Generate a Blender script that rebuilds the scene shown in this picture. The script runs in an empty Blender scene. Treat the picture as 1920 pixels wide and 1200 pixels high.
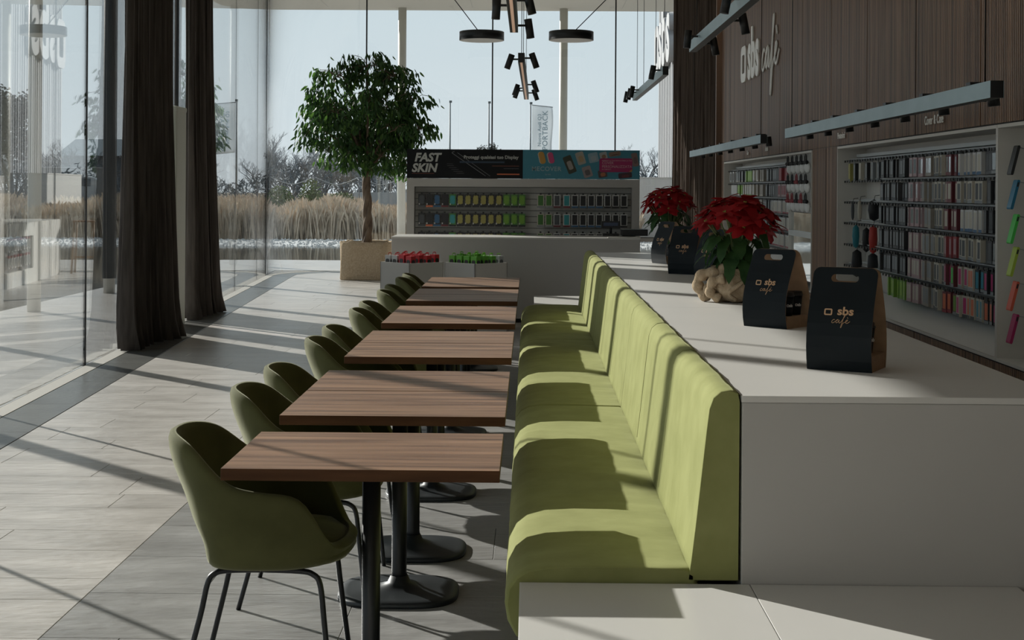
import bpy, bmesh, math, random
from math import sin, cos, pi, radians as R, sqrt, atan2
from mathutils import Vector, Matrix
random.seed(7)
S = bpy.context.scene
COL = S.collection

# ------------------------------------------------------------ camera, world, sun, exposure
cd = bpy.data.cameras.new('camera'); cam = bpy.data.objects.new('camera', cd); COL.objects.link(cam)
cd.sensor_width = 36.0; cd.lens = 2667.0 / 1920.0 * 36.0
cd.shift_y = -0.128; cd.clip_start = 0.05; cd.clip_end = 1000
YAW = math.atan(32.0 / 2667.0); ROLL = 0.0065
cam.matrix_world = (Matrix.Translation((0, 0, 1.6)) @ Matrix.Rotation(YAW, 4, 'Z')
                    @ Matrix.Rotation(pi / 2, 4, 'X') @ Matrix.Rotation(ROLL, 4, 'Z'))
S.camera = cam

w = bpy.data.worlds.new('world'); S.world = w; w.use_nodes = True
nt = w.node_tree; nt.nodes.clear()
wo = nt.nodes.new('ShaderNodeOutputWorld'); bg = nt.nodes.new('ShaderNodeBackground')
tc = nt.nodes.new('ShaderNodeTexCoord'); sx = nt.nodes.new('ShaderNodeSeparateXYZ')
cr = nt.nodes.new('ShaderNodeValToRGB')
nt.links.new(tc.outputs['Generated'], sx.inputs[0]); nt.links.new(sx.outputs['Z'], cr.inputs[0])
nt.links.new(cr.outputs[0], bg.inputs[0]); nt.links.new(bg.outputs[0], wo.inputs[0])
e = cr.color_ramp.elements
e[0].position = 0.0; e[0].color = (0.66, 0.715, 0.755, 1)
e[1].position = 1.0; e[1].color = (0.33, 0.43, 0.55, 1)
m_ = e.new(0.14); m_.color = (0.575, 0.665, 0.72, 1)
bg.inputs[1].default_value = 1.0

SUN_AZ = Vector((-0.72, 0.69, 0)).normalized(); SUN_EL = R(22.7)
sd = bpy.data.lights.new('sun', 'SUN'); sun = bpy.data.objects.new('sun', sd); COL.objects.link(sun)
tosun = Vector((SUN_AZ.x * cos(SUN_EL), SUN_AZ.y * cos(SUN_EL), sin(SUN_EL)))
sun.rotation_euler = tosun.to_track_quat('Z', 'Y').to_euler()
sun.location = tosun * 60
sd.energy = 6.6; sd.angle = R(0.6); sd.color = (1.0, 0.955, 0.895)
S.view_settings.view_transform = 'Standard'; S.view_settings.look = 'None'
S.view_settings.exposure = 0.22; S.view_settings.gamma = 1.0; S.view_settings.use_curve_mapping = False
S.cycles.transparent_max_bounces = 24
S.cycles.max_bounces = 8

# ------------------------------------------------------------ materials
MATS = {}
def mat(name, col, rough=0.5, metal=0.0, spec=0.5, sheen=0.0, emit=None, estr=0.0):
    m = bpy.data.materials.new(name); m.use_nodes = True
    b = m.node_tree.nodes['Principled BSDF']
    b.inputs['Base Color'].default_value = (*col, 1); b.inputs['Roughness'].default_value = rough
    b.inputs['Metallic'].default_value = metal; b.inputs['Specular IOR Level'].default_value = spec
    if sheen:
        b.inputs['Sheen Weight'].default_value = sheen; b.inputs['Sheen Roughness'].default_value = 0.4
        b.inputs['Sheen Tint'].default_value = (*[min(1, c * 2.2 + 0.22) for c in col], 1)
    if emit:
        b.inputs['Emission Color'].default_value = (*emit, 1); b.inputs['Emission Strength'].default_value = estr
    MATS[name] = m
    return m
def noisy(name, c1, c2, scale=(1, 1, 1), nscale=5.0, detail=4.0, rough=0.5, bump=0.0, bscale=None, metal=0.0,
          coord='Object', spec=0.5, sheen=0.0, lo=0.3, hi=0.7, island=0.0, roughvar=0.0, bdist=0.01):
    m = mat(name, c1, rough, metal, spec, sheen); t = m.node_tree; N = t.nodes; L = t.links
    b = N['Principled BSDF']
    if coord == 'World':
        g = N.new('ShaderNodeNewGeometry'); src = g.outputs['Position']
    else:
        g = N.new('ShaderNodeTexCoord'); src = g.outputs[coord]
    mp = N.new('ShaderNodeMapping'); mp.inputs['Scale'].default_value = scale; L.new(src, mp.inputs[0])
    n = N.new('ShaderNodeTexNoise'); n.inputs['Scale'].default_value = nscale; n.inputs['Detail'].default_value = detail
    L.new(mp.outputs[0], n.inputs['Vector'])
    r = N.new('ShaderNodeValToRGB'); r.color_ramp.elements[0].position = lo; r.color_ramp.elements[1].position = hi
    r.color_ramp.elements[0].color = (*c1, 1); r.color_ramp.elements[1].color = (*c2, 1)
    L.new(n.outputs[0], r.inputs[0]); out = r.outputs[0]
    if island:
        ge = N.new('ShaderNodeNewGeometry'); oi = N.new('ShaderNodeObjectInfo')
        ad = N.new('ShaderNodeMath'); ad.operation = 'ADD'; L.new(ge.outputs['Random Per Island'], ad.inputs[0]); L.new(oi.outputs['Random'], ad.inputs[1])
        fr = N.new('ShaderNodeMath'); fr.operation = 'FRACT'; L.new(ad.outputs[0], fr.inputs[0])
        mr = N.new('ShaderNodeMapRange'); mr.inputs[3].default_value = 1 - island; mr.inputs[4].default_value = 1 + island
        L.new(fr.outputs[0], mr.inputs[0])
        hs = N.new('ShaderNodeHueSaturation'); L.new(mr.outputs[0], hs.inputs['Value']); L.new(out, hs.inputs['Color']); out = hs.outputs[0]
    L.new(out, b.inputs['Base Color'])
    if roughvar:
        mr2 = N.new('ShaderNodeMapRange'); mr2.inputs[3].default_value = rough - roughvar; mr2.inputs[4].default_value = rough + roughvar
        L.new(n.outputs[0], mr2.inputs[0]); L.new(mr2.outputs[0], b.inputs['Roughness'])
    if bump:
        n2 = N.new('ShaderNodeTexNoise'); n2.inputs['Scale'].default_value = bscale or nscale * 4; n2.inputs['Detail'].default_value = 6
        L.new(mp.outputs[0], n2.inputs['Vector'])
        bp = N.new('ShaderNodeBump'); bp.inputs['Strength'].default_value = bump; bp.inputs['Distance'].default_value = bdist
        L.new(n2.outputs[0], bp.inputs['Height']); L.new(bp.outputs[0], b.inputs['Normal'])
    return m

LIGHT_TILE = noisy('light_tile', (0.41, 0.385, 0.355), (0.55, 0.52, 0.485), (0.9, 2.6, 1), 2.2, 10, 0.31, 0.55, 9, coord='World', island=0.045, roughvar=0.08, bdist=0.014, spec=0.8)
DARK_TILE = noisy('dark_tile', (0.235, 0.23, 0.222), (0.335, 0.33, 0.32), (0.9, 2.4, 1), 2.4, 10, 0.33, 0.55, 10, coord='World', island=0.04, roughvar=0.08, bdist=0.012, spec=0.7)
STRIP_TILE = noisy('strip_tile', (0.085, 0.085, 0.08), (0.12, 0.12, 0.11), (1, 1, 1), 3, 5, 0.30, 0.25, 20, coord='World', island=0.04)
GROUT = mat('grout', (0.15, 0.145, 0.13), 0.8)
SILL = mat('sill_stone', (0.42, 0.40, 0.36), 0.5)
CEIL = noisy('ceiling_paint', (0.76, 0.73, 0.67), (0.79, 0.76, 0.70), nscale=0.6, rough=0.7)
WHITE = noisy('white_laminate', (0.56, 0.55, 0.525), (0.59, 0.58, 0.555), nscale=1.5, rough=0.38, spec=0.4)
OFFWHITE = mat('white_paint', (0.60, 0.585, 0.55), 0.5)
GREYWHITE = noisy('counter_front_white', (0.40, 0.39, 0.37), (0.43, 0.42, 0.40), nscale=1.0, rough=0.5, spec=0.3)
SLAT = mat('slatwall_grey', (0.42, 0.42, 0.40), 0.5)
WOODWALL = noisy('wood_slats', (0.085, 0.050, 0.033), (0.34, 0.205, 0.130), (1, 22, 0.2), 1.0, 4, 0.5, 0.1, coord='World', lo=0.3, hi=0.72)
BLACKGAP = mat('shadow_gap_black', (0.008, 0.008, 0.008), 0.8)
TABLEWOOD = noisy('walnut_top', (0.100, 0.050, 0.028), (0.33, 0.195, 0.118), (0.5, 9, 3), 2.3, 9, 0.40, 0.08, 30, coord='World', lo=0.33, hi=0.68, spec=0.45)
TABLEEDGE = noisy('walnut_edge', (0.050, 0.020, 0.008), (0.110, 0.050, 0.021), (0.7, 6, 6), 3, 8, 0.6, coord='World', spec=0.15)
BLACKMETAL = mat('black_metal', (0.014, 0.016, 0.018), 0.38, 0.3)
DARKMETAL = mat('dark_base_metal', (0.022, 0.027, 0.030), 0.42, 0.2)
GREEN = noisy('green_velvet', (0.215, 0.225, 0.082), (0.275, 0.285, 0.115), (1, 1, 1), 7, 6, 0.85, 0.12, 18, spec=0.1, sheen=0.22, bdist=0.01)
GREENCHAIR = noisy('olive_velvet', (0.066, 0.067, 0.027), (0.088, 0.090, 0.037), (1, 1, 1), 9, 6, 0.85, 0.08, 20, spec=0.1, sheen=0.65, bdist=0.008)
PIPING = mat('seam_dark_green', (0.10, 0.11, 0.035), 0.9)
CURTAIN = noisy('dark_curtain', (0.050, 0.043, 0.039), (0.090, 0.078, 0.070), (8, 8, 0.6), 3, 4, 0.9, 0.15, 60, spec=0.1, sheen=0.2)
CURTAINB = noisy('brown_curtain', (0.060, 0.045, 0.037), (0.13, 0.102, 0.085), (6, 6, 0.4), 3, 4, 0.85, 0.1, 60, spec=0.1, sheen=0.2)
CREAM = mat('cream_metal', (0.46, 0.47, 0.40), 0.5)
COLUMN = mat('column_paint', (0.62, 0.61, 0.56), 0.5)
BARMETAL = noisy('anodised_bar', (0.28, 0.38, 0.41), (0.33, 0.43, 0.46), nscale=4, rough=0.45, metal=0.2)
BLACKPL = mat('black_plastic', (0.010, 0.011, 0.012), 0.45)
LAMPWHITE = mat('lamp_diffuser', (0.62, 0.60, 0.57), 0.6)
WARMSTRIP = mat('warm_light_strip', (0.5, 0.38, 0.3), 0.5, emit=(1.0, 0.62, 0.42), estr=0.22)
CARD = noisy('black_card', (0.006, 0.009, 0.011), (0.009, 0.013, 0.016), nscale=3, rough=0.5, spec=0.14)
KRAFT = noisy('kraft_card', (0.25, 0.155, 0.085), (0.32, 0.20, 0.115), nscale=30, rough=0.8)
COPPER = mat('copper_print', (0.52, 0.32, 0.18), 0.5, 0.2)
BURLAP = noisy('burlap', (0.34, 0.255, 0.165), (0.47, 0.37, 0.26), (1, 1, 1), 40, 4, 0.95, 0.5, 120, spec=0.05)
BARK = noisy('tree_bark', (0.065, 0.042, 0.028), (0.20, 0.145, 0.10), (1, 1, 0.3), 14, 6, 0.9, 0.6, 20)
LEAF = noisy('ficus_leaf', (0.018, 0.048, 0.014), (0.045, 0.105, 0.026), nscale=6, rough=0.5, spec=0.3, coord='World')
LEAFB = noisy('ficus_leaf_bright', (0.05, 0.12, 0.022), (0.11, 0.22, 0.045), nscale=6, rough=0.4, spec=0.5, coord='World')
REDB = noisy('red_bract', (0.22, 0.008, 0.012), (0.42, 0.018, 0.022), nscale=14, rough=0.6, coord='World', spec=0.2)
PGREEN = noisy('poinsettia_leaf', (0.018, 0.055, 0.018), (0.05, 0.12, 0.035), nscale=18, rough=0.6, coord='World', spec=0.25)
STEM = mat('pale_stem', (0.12, 0.17, 0.06), 0.7)
WEAVE = noisy('grey_weave', (0.05, 0.055, 0.06), (0.14, 0.15, 0.16), (1, 1, 5), 30, 3, 0.8, 0.4, 60)
PRINTW = mat('white_print', (0.60, 0.60, 0.58), 0.6)
LETTERW = mat('sign_white', (0.80, 0.79, 0.75), 0.5)
STEEL = mat('galvanised_wire', (0.34, 0.36, 0.37), 0.35, 0.7)
RACK = mat('rack_grey', (0.55, 0.57, 0.57), 0.45)
MIRROR = mat('mirror', (0.75, 0.78, 0.78), 0.03, 1.0)
CHANGES = {}
def flat(name, c, rough=0.5):
    k = 'c_' + name
    if k not in MATS: mat(k, c, rough)
    return MATS[k]
for tm in (LEAF, LEAFB, REDB, PGREEN):        # thin leaves let light through
    t = tm.node_tree; b = t.nodes['Principled BSDF']; o = t.nodes['Material Output']
    tr = t.nodes.new('ShaderNodeBsdfTranslucent'); mx = t.nodes.new('ShaderNodeMixShader'); mx.inputs[0].default_value = 0.35
    src = b.inputs['Base Color'].links[0].from_socket
    t.links.new(src, tr.inputs[0]); t.links.new(b.outputs[0], mx.inputs[1]); t.links.new(tr.outputs[0], mx.inputs[2]); t.links.new(mx.outputs[0], o.inputs[0])
def glass_mat(name, tint, gain=1.0):
    m = bpy.data.materials.new(name); m.use_nodes = True; t = m.node_tree; N = t.nodes; L = t.links; N.clear()
    o = N.new('ShaderNodeOutputMaterial'); g = N.new('ShaderNodeNewGeometry')
    d = N.new('ShaderNodeVectorMath'); d.operation = 'DOT_PRODUCT'; L.new(g.outputs['Normal'], d.inputs[0]); L.new(g.outputs['Incoming'], d.inputs[1])
    a = N.new('ShaderNodeMath'); a.operation = 'ABSOLUTE'; L.new(d.outputs['Value'], a.inputs[0])
    i = N.new('ShaderNodeMath'); i.operation = 'SUBTRACT'; i.inputs[0].default_value = 1; L.new(a.outputs[0], i.inputs[1])
    p = N.new('ShaderNodeMath'); p.operation = 'POWER'; L.new(i.outputs[0], p.inputs[0]); p.inputs[1].default_value = 5
    q = N.new('ShaderNodeMath'); q.operation = 'MULTIPLY_ADD'; L.new(p.outputs[0], q.inputs[0]); q.inputs[1].default_value = 0.96 * gain; q.inputs[2].default_value = 0.04 * gain
    q.use_clamp = True
    tr = N.new('ShaderNodeBsdfTransparent'); tr.inputs[0].default_value = (*tint, 1)
    gl = N.new('ShaderNodeBsdfGlossy'); gl.inputs['Roughness'].default_value = 0.0
    mx = N.new('ShaderNodeMixShader'); L.new(q.outputs[0], mx.inputs[0]); L.new(tr.outputs[0], mx.inputs[1]); L.new(gl.outputs[0], mx.inputs[2])
    L.new(mx.outputs[0], o.inputs[0]); MATS[name] = m
    return m
GLASS = glass_mat('facade_glass', (0.97, 0.985, 0.98), 1.4)

# ------------------------------------------------------------ mesh helpers
class MB:
    def __init__(s): s.v = []; s.f = []; s.mi = []; s.ms = []; s.sm = []
    def m(s, mt):
        if mt not in s.ms: s.ms.append(mt)
        return s.ms.index(mt)
    def add(s, vs, fs, mt=None, smooth=False, M=None):
        o = len(s.v); k = s.m(mt) if mt else 0
        if M is not None: vs = [tuple(M @ Vector(v)) for v in vs]
        s.v += [tuple(v) for v in vs]
        for f in fs: s.f.append(tuple(o + i for i in f)); s.mi.append(k); s.sm.append(smooth)
        return s
    def box(s, x0, x1, y0, y1, z0, z1, mt=None, M=None):
        v = [(x0, y0, z0), (x1, y0, z0), (x1, y1, z0), (x0, y1, z0), (x0, y0, z1), (x1, y0, z1), (x1, y1, z1), (x0, y1, z1)]
        return s.add(v, [(0, 3, 2, 1), (4, 5, 6, 7), (0, 1, 5, 4), (1, 2, 6, 5), (2, 3, 7, 6), (3, 0, 4, 7)], mt, M=M)
    def bbox(s, x0, x1, y0, y1, z0, z1, c=0.005, mt=None, M=None):
        c = min(c, (x1-x0)/2.01, (y1-y0)/2.01, (z1-z0)/2.01)
        bm = bmesh.new(); bmesh.ops.create_cube(bm, size=1)
        for v in bm.verts: v.co = Vector((x0 + (v.co.x + .5) * (x1 - x0), y0 + (v.co.y + .5) * (y1 - y0), z0 + (v.co.z + .5) * (z1 - z0)))
        bmesh.ops.bevel(bm, geom=bm.edges[:], offset=c, segments=2, affect='EDGES', profile=0.6)
        s.frombm(bm, mt, M=M); return s
    def frombm(s, bm, mt=None, smooth=False, M=None):
        bm.verts.index_update()
        s.add([tuple(v.co) for v in bm.verts], [tuple(v.index for v in f.verts) for f in bm.faces], mt, smooth, M); bm.free(); return s
    def lathe(s, prof, n=24, mt=None, M=None, smooth=True, cap=True):
        vs = []; fs = []
        for (r, z) in prof:
            for k in range(n): a = 2 * pi * k / n; vs.append((r * cos(a), r * sin(a), z))
        for j in range(len(prof) - 1):
            for k in range(n):
                k2 = (k + 1) % n; fs.append((j * n + k, j * n + k2, (j + 1) * n + k2, (j + 1) * n + k))
        s.add(vs, fs, mt, smooth, M)
        if cap:
            o = len(s.v) - len(vs)
            s.f.append(tuple(o + k for k in reversed(range(n)))); s.mi.append(s.m(mt) if mt else 0); s.sm.append(False)
            s.f.append(tuple(o + (len(prof) - 1) * n + k for k in range(n))); s.mi.append(s.m(mt) if mt else 0); s.sm.append(False)
        return s
    def tube(s, pts, r, n=8, mt=None, smooth=True, M=None, flat=1.0):
        pts = [Vector(p) for p in pts]; rs = r if isinstance(r, (list, tuple)) else [r] * len(pts)
        vs = []; fs = []; up = None
        for i, p in enumerate(pts):
            d = (pts[min(i + 1, len(pts) - 1)] - pts[max(i - 1, 0)]).normalized()
            if up is None:
                up = Vector((0, 0, 1)) if abs(d.z) < 0.9 else Vector((1, 0, 0))
            a = d.cross(up).normalized(); b = a.cross(d).normalized(); up = b
            for k in range(n):
                t = 2 * pi * k / n; vs.append(tuple(p + a * cos(t) * rs[i] + b * sin(t) * rs[i] * flat))
        for j in range(len(pts) - 1):
            for k in range(n):
                k2 = (k + 1) % n; fs.append((j * n + k, j * n + k2, (j + 1) * n + k2, (j + 1) * n + k))
        fs.append(tuple(reversed(range(n)))); fs.append(tuple((len(pts) - 1) * n + k for k in range(n)))
        return s.add(vs, fs, mt, smooth, M)
    def prism(s, poly, z0, z1, mt=None, M=None, smooth=False):
        n = len(poly); vs = [(x, y, z0) for x, y in poly] + [(x, y, z1) for x, y in poly]
        fs = [tuple(reversed(range(n))), tuple(range(n, 2 * n))] + [(k, (k + 1) % n, n + (k + 1) % n, n + k) for k in range(n)]
        return s.add(vs, fs, mt, smooth, M)
    def mesh(s, name, mt=None):
        me = bpy.data.meshes.new(name); me.from_pydata(s.v, [], s.f)
        ms = s.ms or [mt]
        for q in ms: me.materials.append(q)
        me.polygons.foreach_set('material_index', s.mi); me.polygons.foreach_set('use_smooth', s.sm)
        me.update(); return me
    def obj(s, name, mt=None, parent=None, loc=(0, 0, 0), rz=0):
        return put(name, s.mesh(name, mt), parent, loc, rz)
def put(name, me, parent=None, loc=(0, 0, 0), rz=0, rot=None):
    o = bpy.data.objects.new(name, me); COL.objects.link(o); o.location = loc
    o.rotation_euler = rot if rot else (0, 0, rz)
    if parent: o.parent = parent
    return o
def tag(o, label=None, cat=None, group=None, kind=None):
    if label: o['label'] = label
    if cat: o['category'] = cat
    if group: o['group'] = group
    if kind: o['kind'] = kind
    return o
def thing(name, label, cat, loc=(0, 0, 0), rz=0, group=None):
    return tag(put(name, None, None, loc, rz), label, cat, group)
def dup(root, loc, rz, label=None, group=None):
    def cp(o, par):
        c = o.copy(); COL.objects.link(c); c.parent = par
        for ch in [q for q in o.children]: cp(ch, c)
        return c
    r = cp(root, None); r.location = loc; r.rotation_euler = (0, 0, rz)
    if label: r['label'] = label
    if group: r['group'] = group
    return r
def bake(o):
    bpy.context.view_layer.update(); dg = bpy.context.evaluated_depsgraph_get()
    me = bpy.data.meshes.new_from_object(o.evaluated_get(dg)); bpy.data.objects.remove(o); return me
def subsurf(me, lv=1, solid=0.0, off=-1.0, even=False):
    o = bpy.data.objects.new('t', me); COL.objects.link(o)
    if solid:
        q = o.modifiers.new('s', 'SOLIDIFY'); q.thickness = solid; q.offset = off; q.use_even_offset = even
    if lv:
        q = o.modifiers.new('u', 'SUBSURF'); q.levels = lv; q.render_levels = lv
    return bake(o)
def text_mesh(txt, size, depth=0.002, bold=0.0, shear=0.0, mt=None, align='CENTER', sx=1.0, space=1.0):
    c = bpy.data.curves.new('txt', 'FONT'); c.body = txt; c.size = size; c.extrude = depth / 2; c.offset = bold; c.shear = shear
    c.align_x = align; c.align_y = 'CENTER'; c.resolution_u = 3; c.space_character = space
    o = bpy.data.objects.new('t', c); COL.objects.link(o); me = bake(o)
    if sx != 1.0:
        for v in me.vertices: v.co.x *= sx
    me.materials.clear(); me.materials.append(mt); return me
def ring_poly(w, h, r, n=5, t=None):
    """rounded rectangle outline"""
    p = []
    for (cx, cy, a0) in ((w/2-r, h/2-r, 0), (-w/2+r, h/2-r, pi/2), (-w/2+r, -h/2+r, pi), (w/2-r, -h/2+r, 1.5*pi)):
        for k in range(n + 1):
            a = a0 + pi / 2 * k / n; p.append((cx + r * cos(a), cy + r * sin(a)))
    return p
def square_mark(sz, th, d=0.002, w=1.12):
    """the open rounded square in front of the lettering"""
    mb = MB(); o = ring_poly(sz * w, sz, sz * .22); i = ring_poly(sz * w - 2 * th, sz - 2 * th, sz * .08); n = len(o)
    vs = [(x, y, d/2) for x, y in o] + [(x, y, d/2) for x, y in i] + [(x, y, -d/2) for x, y in o] + [(x, y, -d/2) for x, y in i]
    fs = []
    for k in range(n):
        k2 = (k + 1) % n
        fs += [(k, k2, n + k2, n + k), (2*n + k2, 2*n + k, 3*n + k, 3*n + k2), (k2, k, 2*n + k, 2*n + k2), (n + k, n + k2, 3*n + k2, 3*n + k)]
    mb.add(vs, fs); return mb
def catmull(P, n=6):
    out = []
    P = [Vector(p) for p in P]
    for i in range(len(P) - 1):
        p0 = P[max(i-1, 0)]; p1 = P[i]; p2 = P[i+1]; p3 = P[min(i+2, len(P)-1)]
        for k in range(n):
            t = k / n; out.append(0.5 * ((2*p1) + (p2-p0)*t + (2*p0-5*p1+4*p2-p3)*t*t + (3*p1-p0-3*p2+p3)*t*t*t))
    out.append(P[-1]); return out
CAFE = [[(0.62, .62), (.48, .72), (.22, .52), (.12, .2), (.25, .02), (.5, .12), (.85, .45), (1.25, .72), (1.0, .66), (.85, .3), (.95, .05),
         (1.2, .25), (1.42, .66), (1.38, .2), (1.5, .04), (1.75, .3), (2.1, .95), (2.36, 1.5), (2.33, 1.65), (2.2, 1.35), (1.95, .2), (1.78, -.6),
         (1.74, -.88), (1.85, -.75), (2.0, -.2), (2.2, .1), (2.5, .28), (2.8, .5), (2.88, .68), (2.72, .7), (2.56, .4), (2.62, .08), (2.9, .08), (3.3, .45)],
        [(2.78, 1.25), (2.92, .98)]]
def cafe_mb(h, r, mt=None, stretch=1.0, xs=0.62):
    mb = MB()
    for st in CAFE:
        pts = catmull([((x - 1.7) * h * xs, y * h * stretch, 0) for x, y in st], 4)
        mb.tube(pts, r, 5, mt, flat=0.5)
    return mb
def face_xf(o, pos, right, up):
    """stand a flat XY mesh at pos with its x along right and y along up"""
    r = Vector(right).normalized(); u = Vector(up).normalized(); n = r.cross(u)
    o.matrix_local = Matrix.Translation(pos) @ Matrix(((r.x, u.x, n.x, 0), (r.y, u.y, n.y, 0), (r.z, u.z, n.z, 0), (0, 0, 0, 1)))
    return o

# ------------------------------------------------------------ plan of the glass line
YF = 27.4; RC = 1.5; ZC = 5.356
def XL(y): return -3.815 - 0.062 * (y - 10.26)
_d = Vector((-0.062, 1)).normalized(); _n = Vector((_d.y, -_d.x))
_c = Vector((XL(YF), YF)); _a = math.atan2(1, -0.062)
_s = _c - _d * (RC * math.tan(_a / 2)); _o = _s + _n * RC
def gpath(off, y0=-4.0, x1=3.2, na=10, ny=1):
    """inner offset line of the facade from the near end round the corner to the right"""
    pts = [Vector((XL(y0), y0)) + _n * off]
    pts.append(_s + _n * off)
    for k in range(1, na + 1):
        a = _a * k / na
        v = Matrix.Rotation(-a, 2) @ (-_n)
        pts.append(_o + v * (RC - off))
    pts.append(Vector((x1, YF - off)))
    return pts
def XI(y, off=0.515):
    a = XL(y) + off * 1.002
    if y < _s.y + off * 0.06: return a
    q = (RC - off) ** 2 - (y - _o.y) ** 2
    return _o.x - sqrt(max(q, 0.0)) if y < YF - off else 99
def band(p, q, z0, z1, mt, close=False):
    mb = MB(); n = len(p)
    vs = [(v.x, v.y, z0) for v in p] + [(v.x, v.y, z0) for v in q] + [(v.x, v.y, z1) for v in p] + [(v.x, v.y, z1) for v in q]
    fs = []
    for k in range(n - 1):
        fs += [(2*n + k, 3*n + k, 3*n + k + 1, 2*n + k + 1), (k, k + 1, n + k + 1, n + k), (k + 1, k, 2*n + k, 2*n + k + 1), (n + k, n + k + 1, 3*n + k + 1, 3*n + k)]
    fs += [(0, n, 3*n, 2*n), (n - 1, 3*n - 1, 4*n - 1, 2*n - 1 + n * 0 + 0) if False else (2*n - 1, n - 1, 3*n - 1, 4*n - 1)]
    return mb.add(vs, fs, mt)

# ------------------------------------------------------------ floor
mb = MB(); P = gpath(0.0, -4, 3.3); poly = [(v.x, v.y) for v in P] + [(3.3, -4)]
mb.prism(poly, -0.12, -0.004, GROUT)
floor = tag(mb.obj('floor'), kind='structure')
def chamfer_tile(mb, p, g, c, z, mt):
    """p: four corners counter-clockwise; g joint, c chamfer"""
    cx = sum(q[0] for q in p) / 4; cy = sum(q[1] for q in p) / 4
    def inset(d):
        out = []
        for i in range(4):
            a = Vector(p[i - 1]); b = Vector(p[i]); q = Vector(p[(i + 1) % 4])
            u = (b - a).normalized(); v = (q - b).normalized(); n1 = Vector((-u.y, u.x)); n2 = Vector((-v.y, v.x))
            out.append(b + (n1 + n2) * (d / (1 + n1.dot(n2))))
        return out
    A = inset(g); B = inset(g + c)
    vs = [(v.x, v.y, z - 0.012) for v in A] + [(v.x, v.y, z - c) for v in A] + [(v.x, v.y, z) for v in B]
    fs = [(i, (i+1) % 4, 4 + (i+1) % 4, 4 + i) for i in range(4)] + [(4 + i, 4 + (i+1) % 4, 8 + (i+1) % 4, 8 + i) for i in range(4)] + [(8, 9, 10, 11)]
    return mb.add(vs, fs, mt)
rest = {}
NT = [0]
def tile(p, mt, single):
    if single and NT[0] < 298:
        NT[0] += 1
        cx = p[0][0]; cy = p[0][1]
        q = [(a - cx, b - cy) for a, b in p]
        o = chamfer_tile(MB(), q, 0.0012, 0.0012, 0.0, mt).obj('tile', None, floor, (cx, cy, 0))
    else:
        chamfer_tile(rest.setdefault(mt.name, MB()), p, 0.0012, 0.0012, 0.0, mt)
rr = random.Random(3)
def rows(y0, y1, widths, xl, xr, mt, length, lim, floorobj=True):
    y = y0; i = 0
    while y < y1 - 0.02:
        hgt = widths[i % len(widths)]; yb = min(y + hgt, y1)
        off = rr.random() * length; x = -12.0 * length + off
        while x < xr:
            a = x; b = x + length; x += length
            la = xl(y); lb = xl(yb)
            if b <= min(la, lb) + 0.03: continue
            pa = max(a, la); pb = max(a, lb)
            b2 = min(b, xr)
            if b2 - max(pa, pb) < 0.02: continue
            tile([(pa, y), (b2, y), (b2, yb), (pb, yb)], mt, yb < lim and b2 < 0.9)
        y = yb; i += 1
XB = -1.722; YB = 16.45
rows(3.9, YB, [0.30, 0.45, 0.36, 0.47], XI, XB, LIGHT_TILE, 1.2, 17)
rows(3.9, YB, [0.56], lambda y: XB, 1.62, DARK_TILE, 1.2, 15)
rows(-4, 3.9, [0.45], XI, XB, LIGHT_TILE, 1.2, -99)
rows(-4, 3.9, [0.56], lambda y: XB, 3.2, DARK_TILE, 1.2, -99)
rows(3.9, YB, [0.56], lambda y: 1.62, 3.2, DARK_TILE, 1.2, -99)
rows(YB, YF - 0.515, [0.30, 0.45, 0.36], XI, 3.2, LIGHT_TILE, 1.2, -99)
# dark border strip following the glass
s0 = []; q0 = gpath(0.155); q1 = gpath(0.51)
yy = -4.0
A = []; B = []
while yy < _s.y:
    A.append(Vector((XL(yy) + 0.155, yy))); B.append(Vector((XL(yy) + 0.51, yy))); yy += 1.2
A += q0[1:12]; B += q1[1:12]
x = A[-1].x + 1.2
while x < 3.3: A.append(Vector((x, YF - 0.155))); B.append(Vector((x, YF - 0.51))); x += 1.2
for k in range(len(A) - 1):
    tile([tuple(A[k]), tuple(B[k]), tuple(B[k+1]), tuple(A[k+1])], STRIP_TILE, 5 < A[k].y)
A = gpath(0.02); B = gpath(0.15)
band(A, B, -0.01, 0.002, SILL).obj('sill_strip', None, floor)
for k, mbx in rest.items(): tag(mbx.obj('tile_field', None, floor), kind='stuff')

# ------------------------------------------------------------ ceiling with overhang
XE = -6.4; YE = 30.0; rc = 1.0
poly = [(3.5, -4.2), (3.5, YE)] + [(XE + rc - rc * sin(a), YE - rc + rc * cos(a)) for a in [pi/2*k/8 for k in range(9)]] + [(XE, -4.2)]
mb = MB(); mb.prism(poly, ZC, ZC + 0.35, CEIL)
ceiling = tag(mb.obj('ceiling'), kind='structure')
mb = MB()
for x0 in (-4.2, -1.2, 1.9): mb.box(x0, x0 + 0.012, -4, YE - 0.5, ZC - 0.002, ZC + 0.01, OFFWHITE)
for y0 in (9, 14.5, 20, 25.6): mb.box(-5.9, 3.3, y0, y0 + 0.012, ZC - 0.002, ZC + 0.01, OFFWHITE)
mb.obj('ceiling_joint', None, ceiling)

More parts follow.
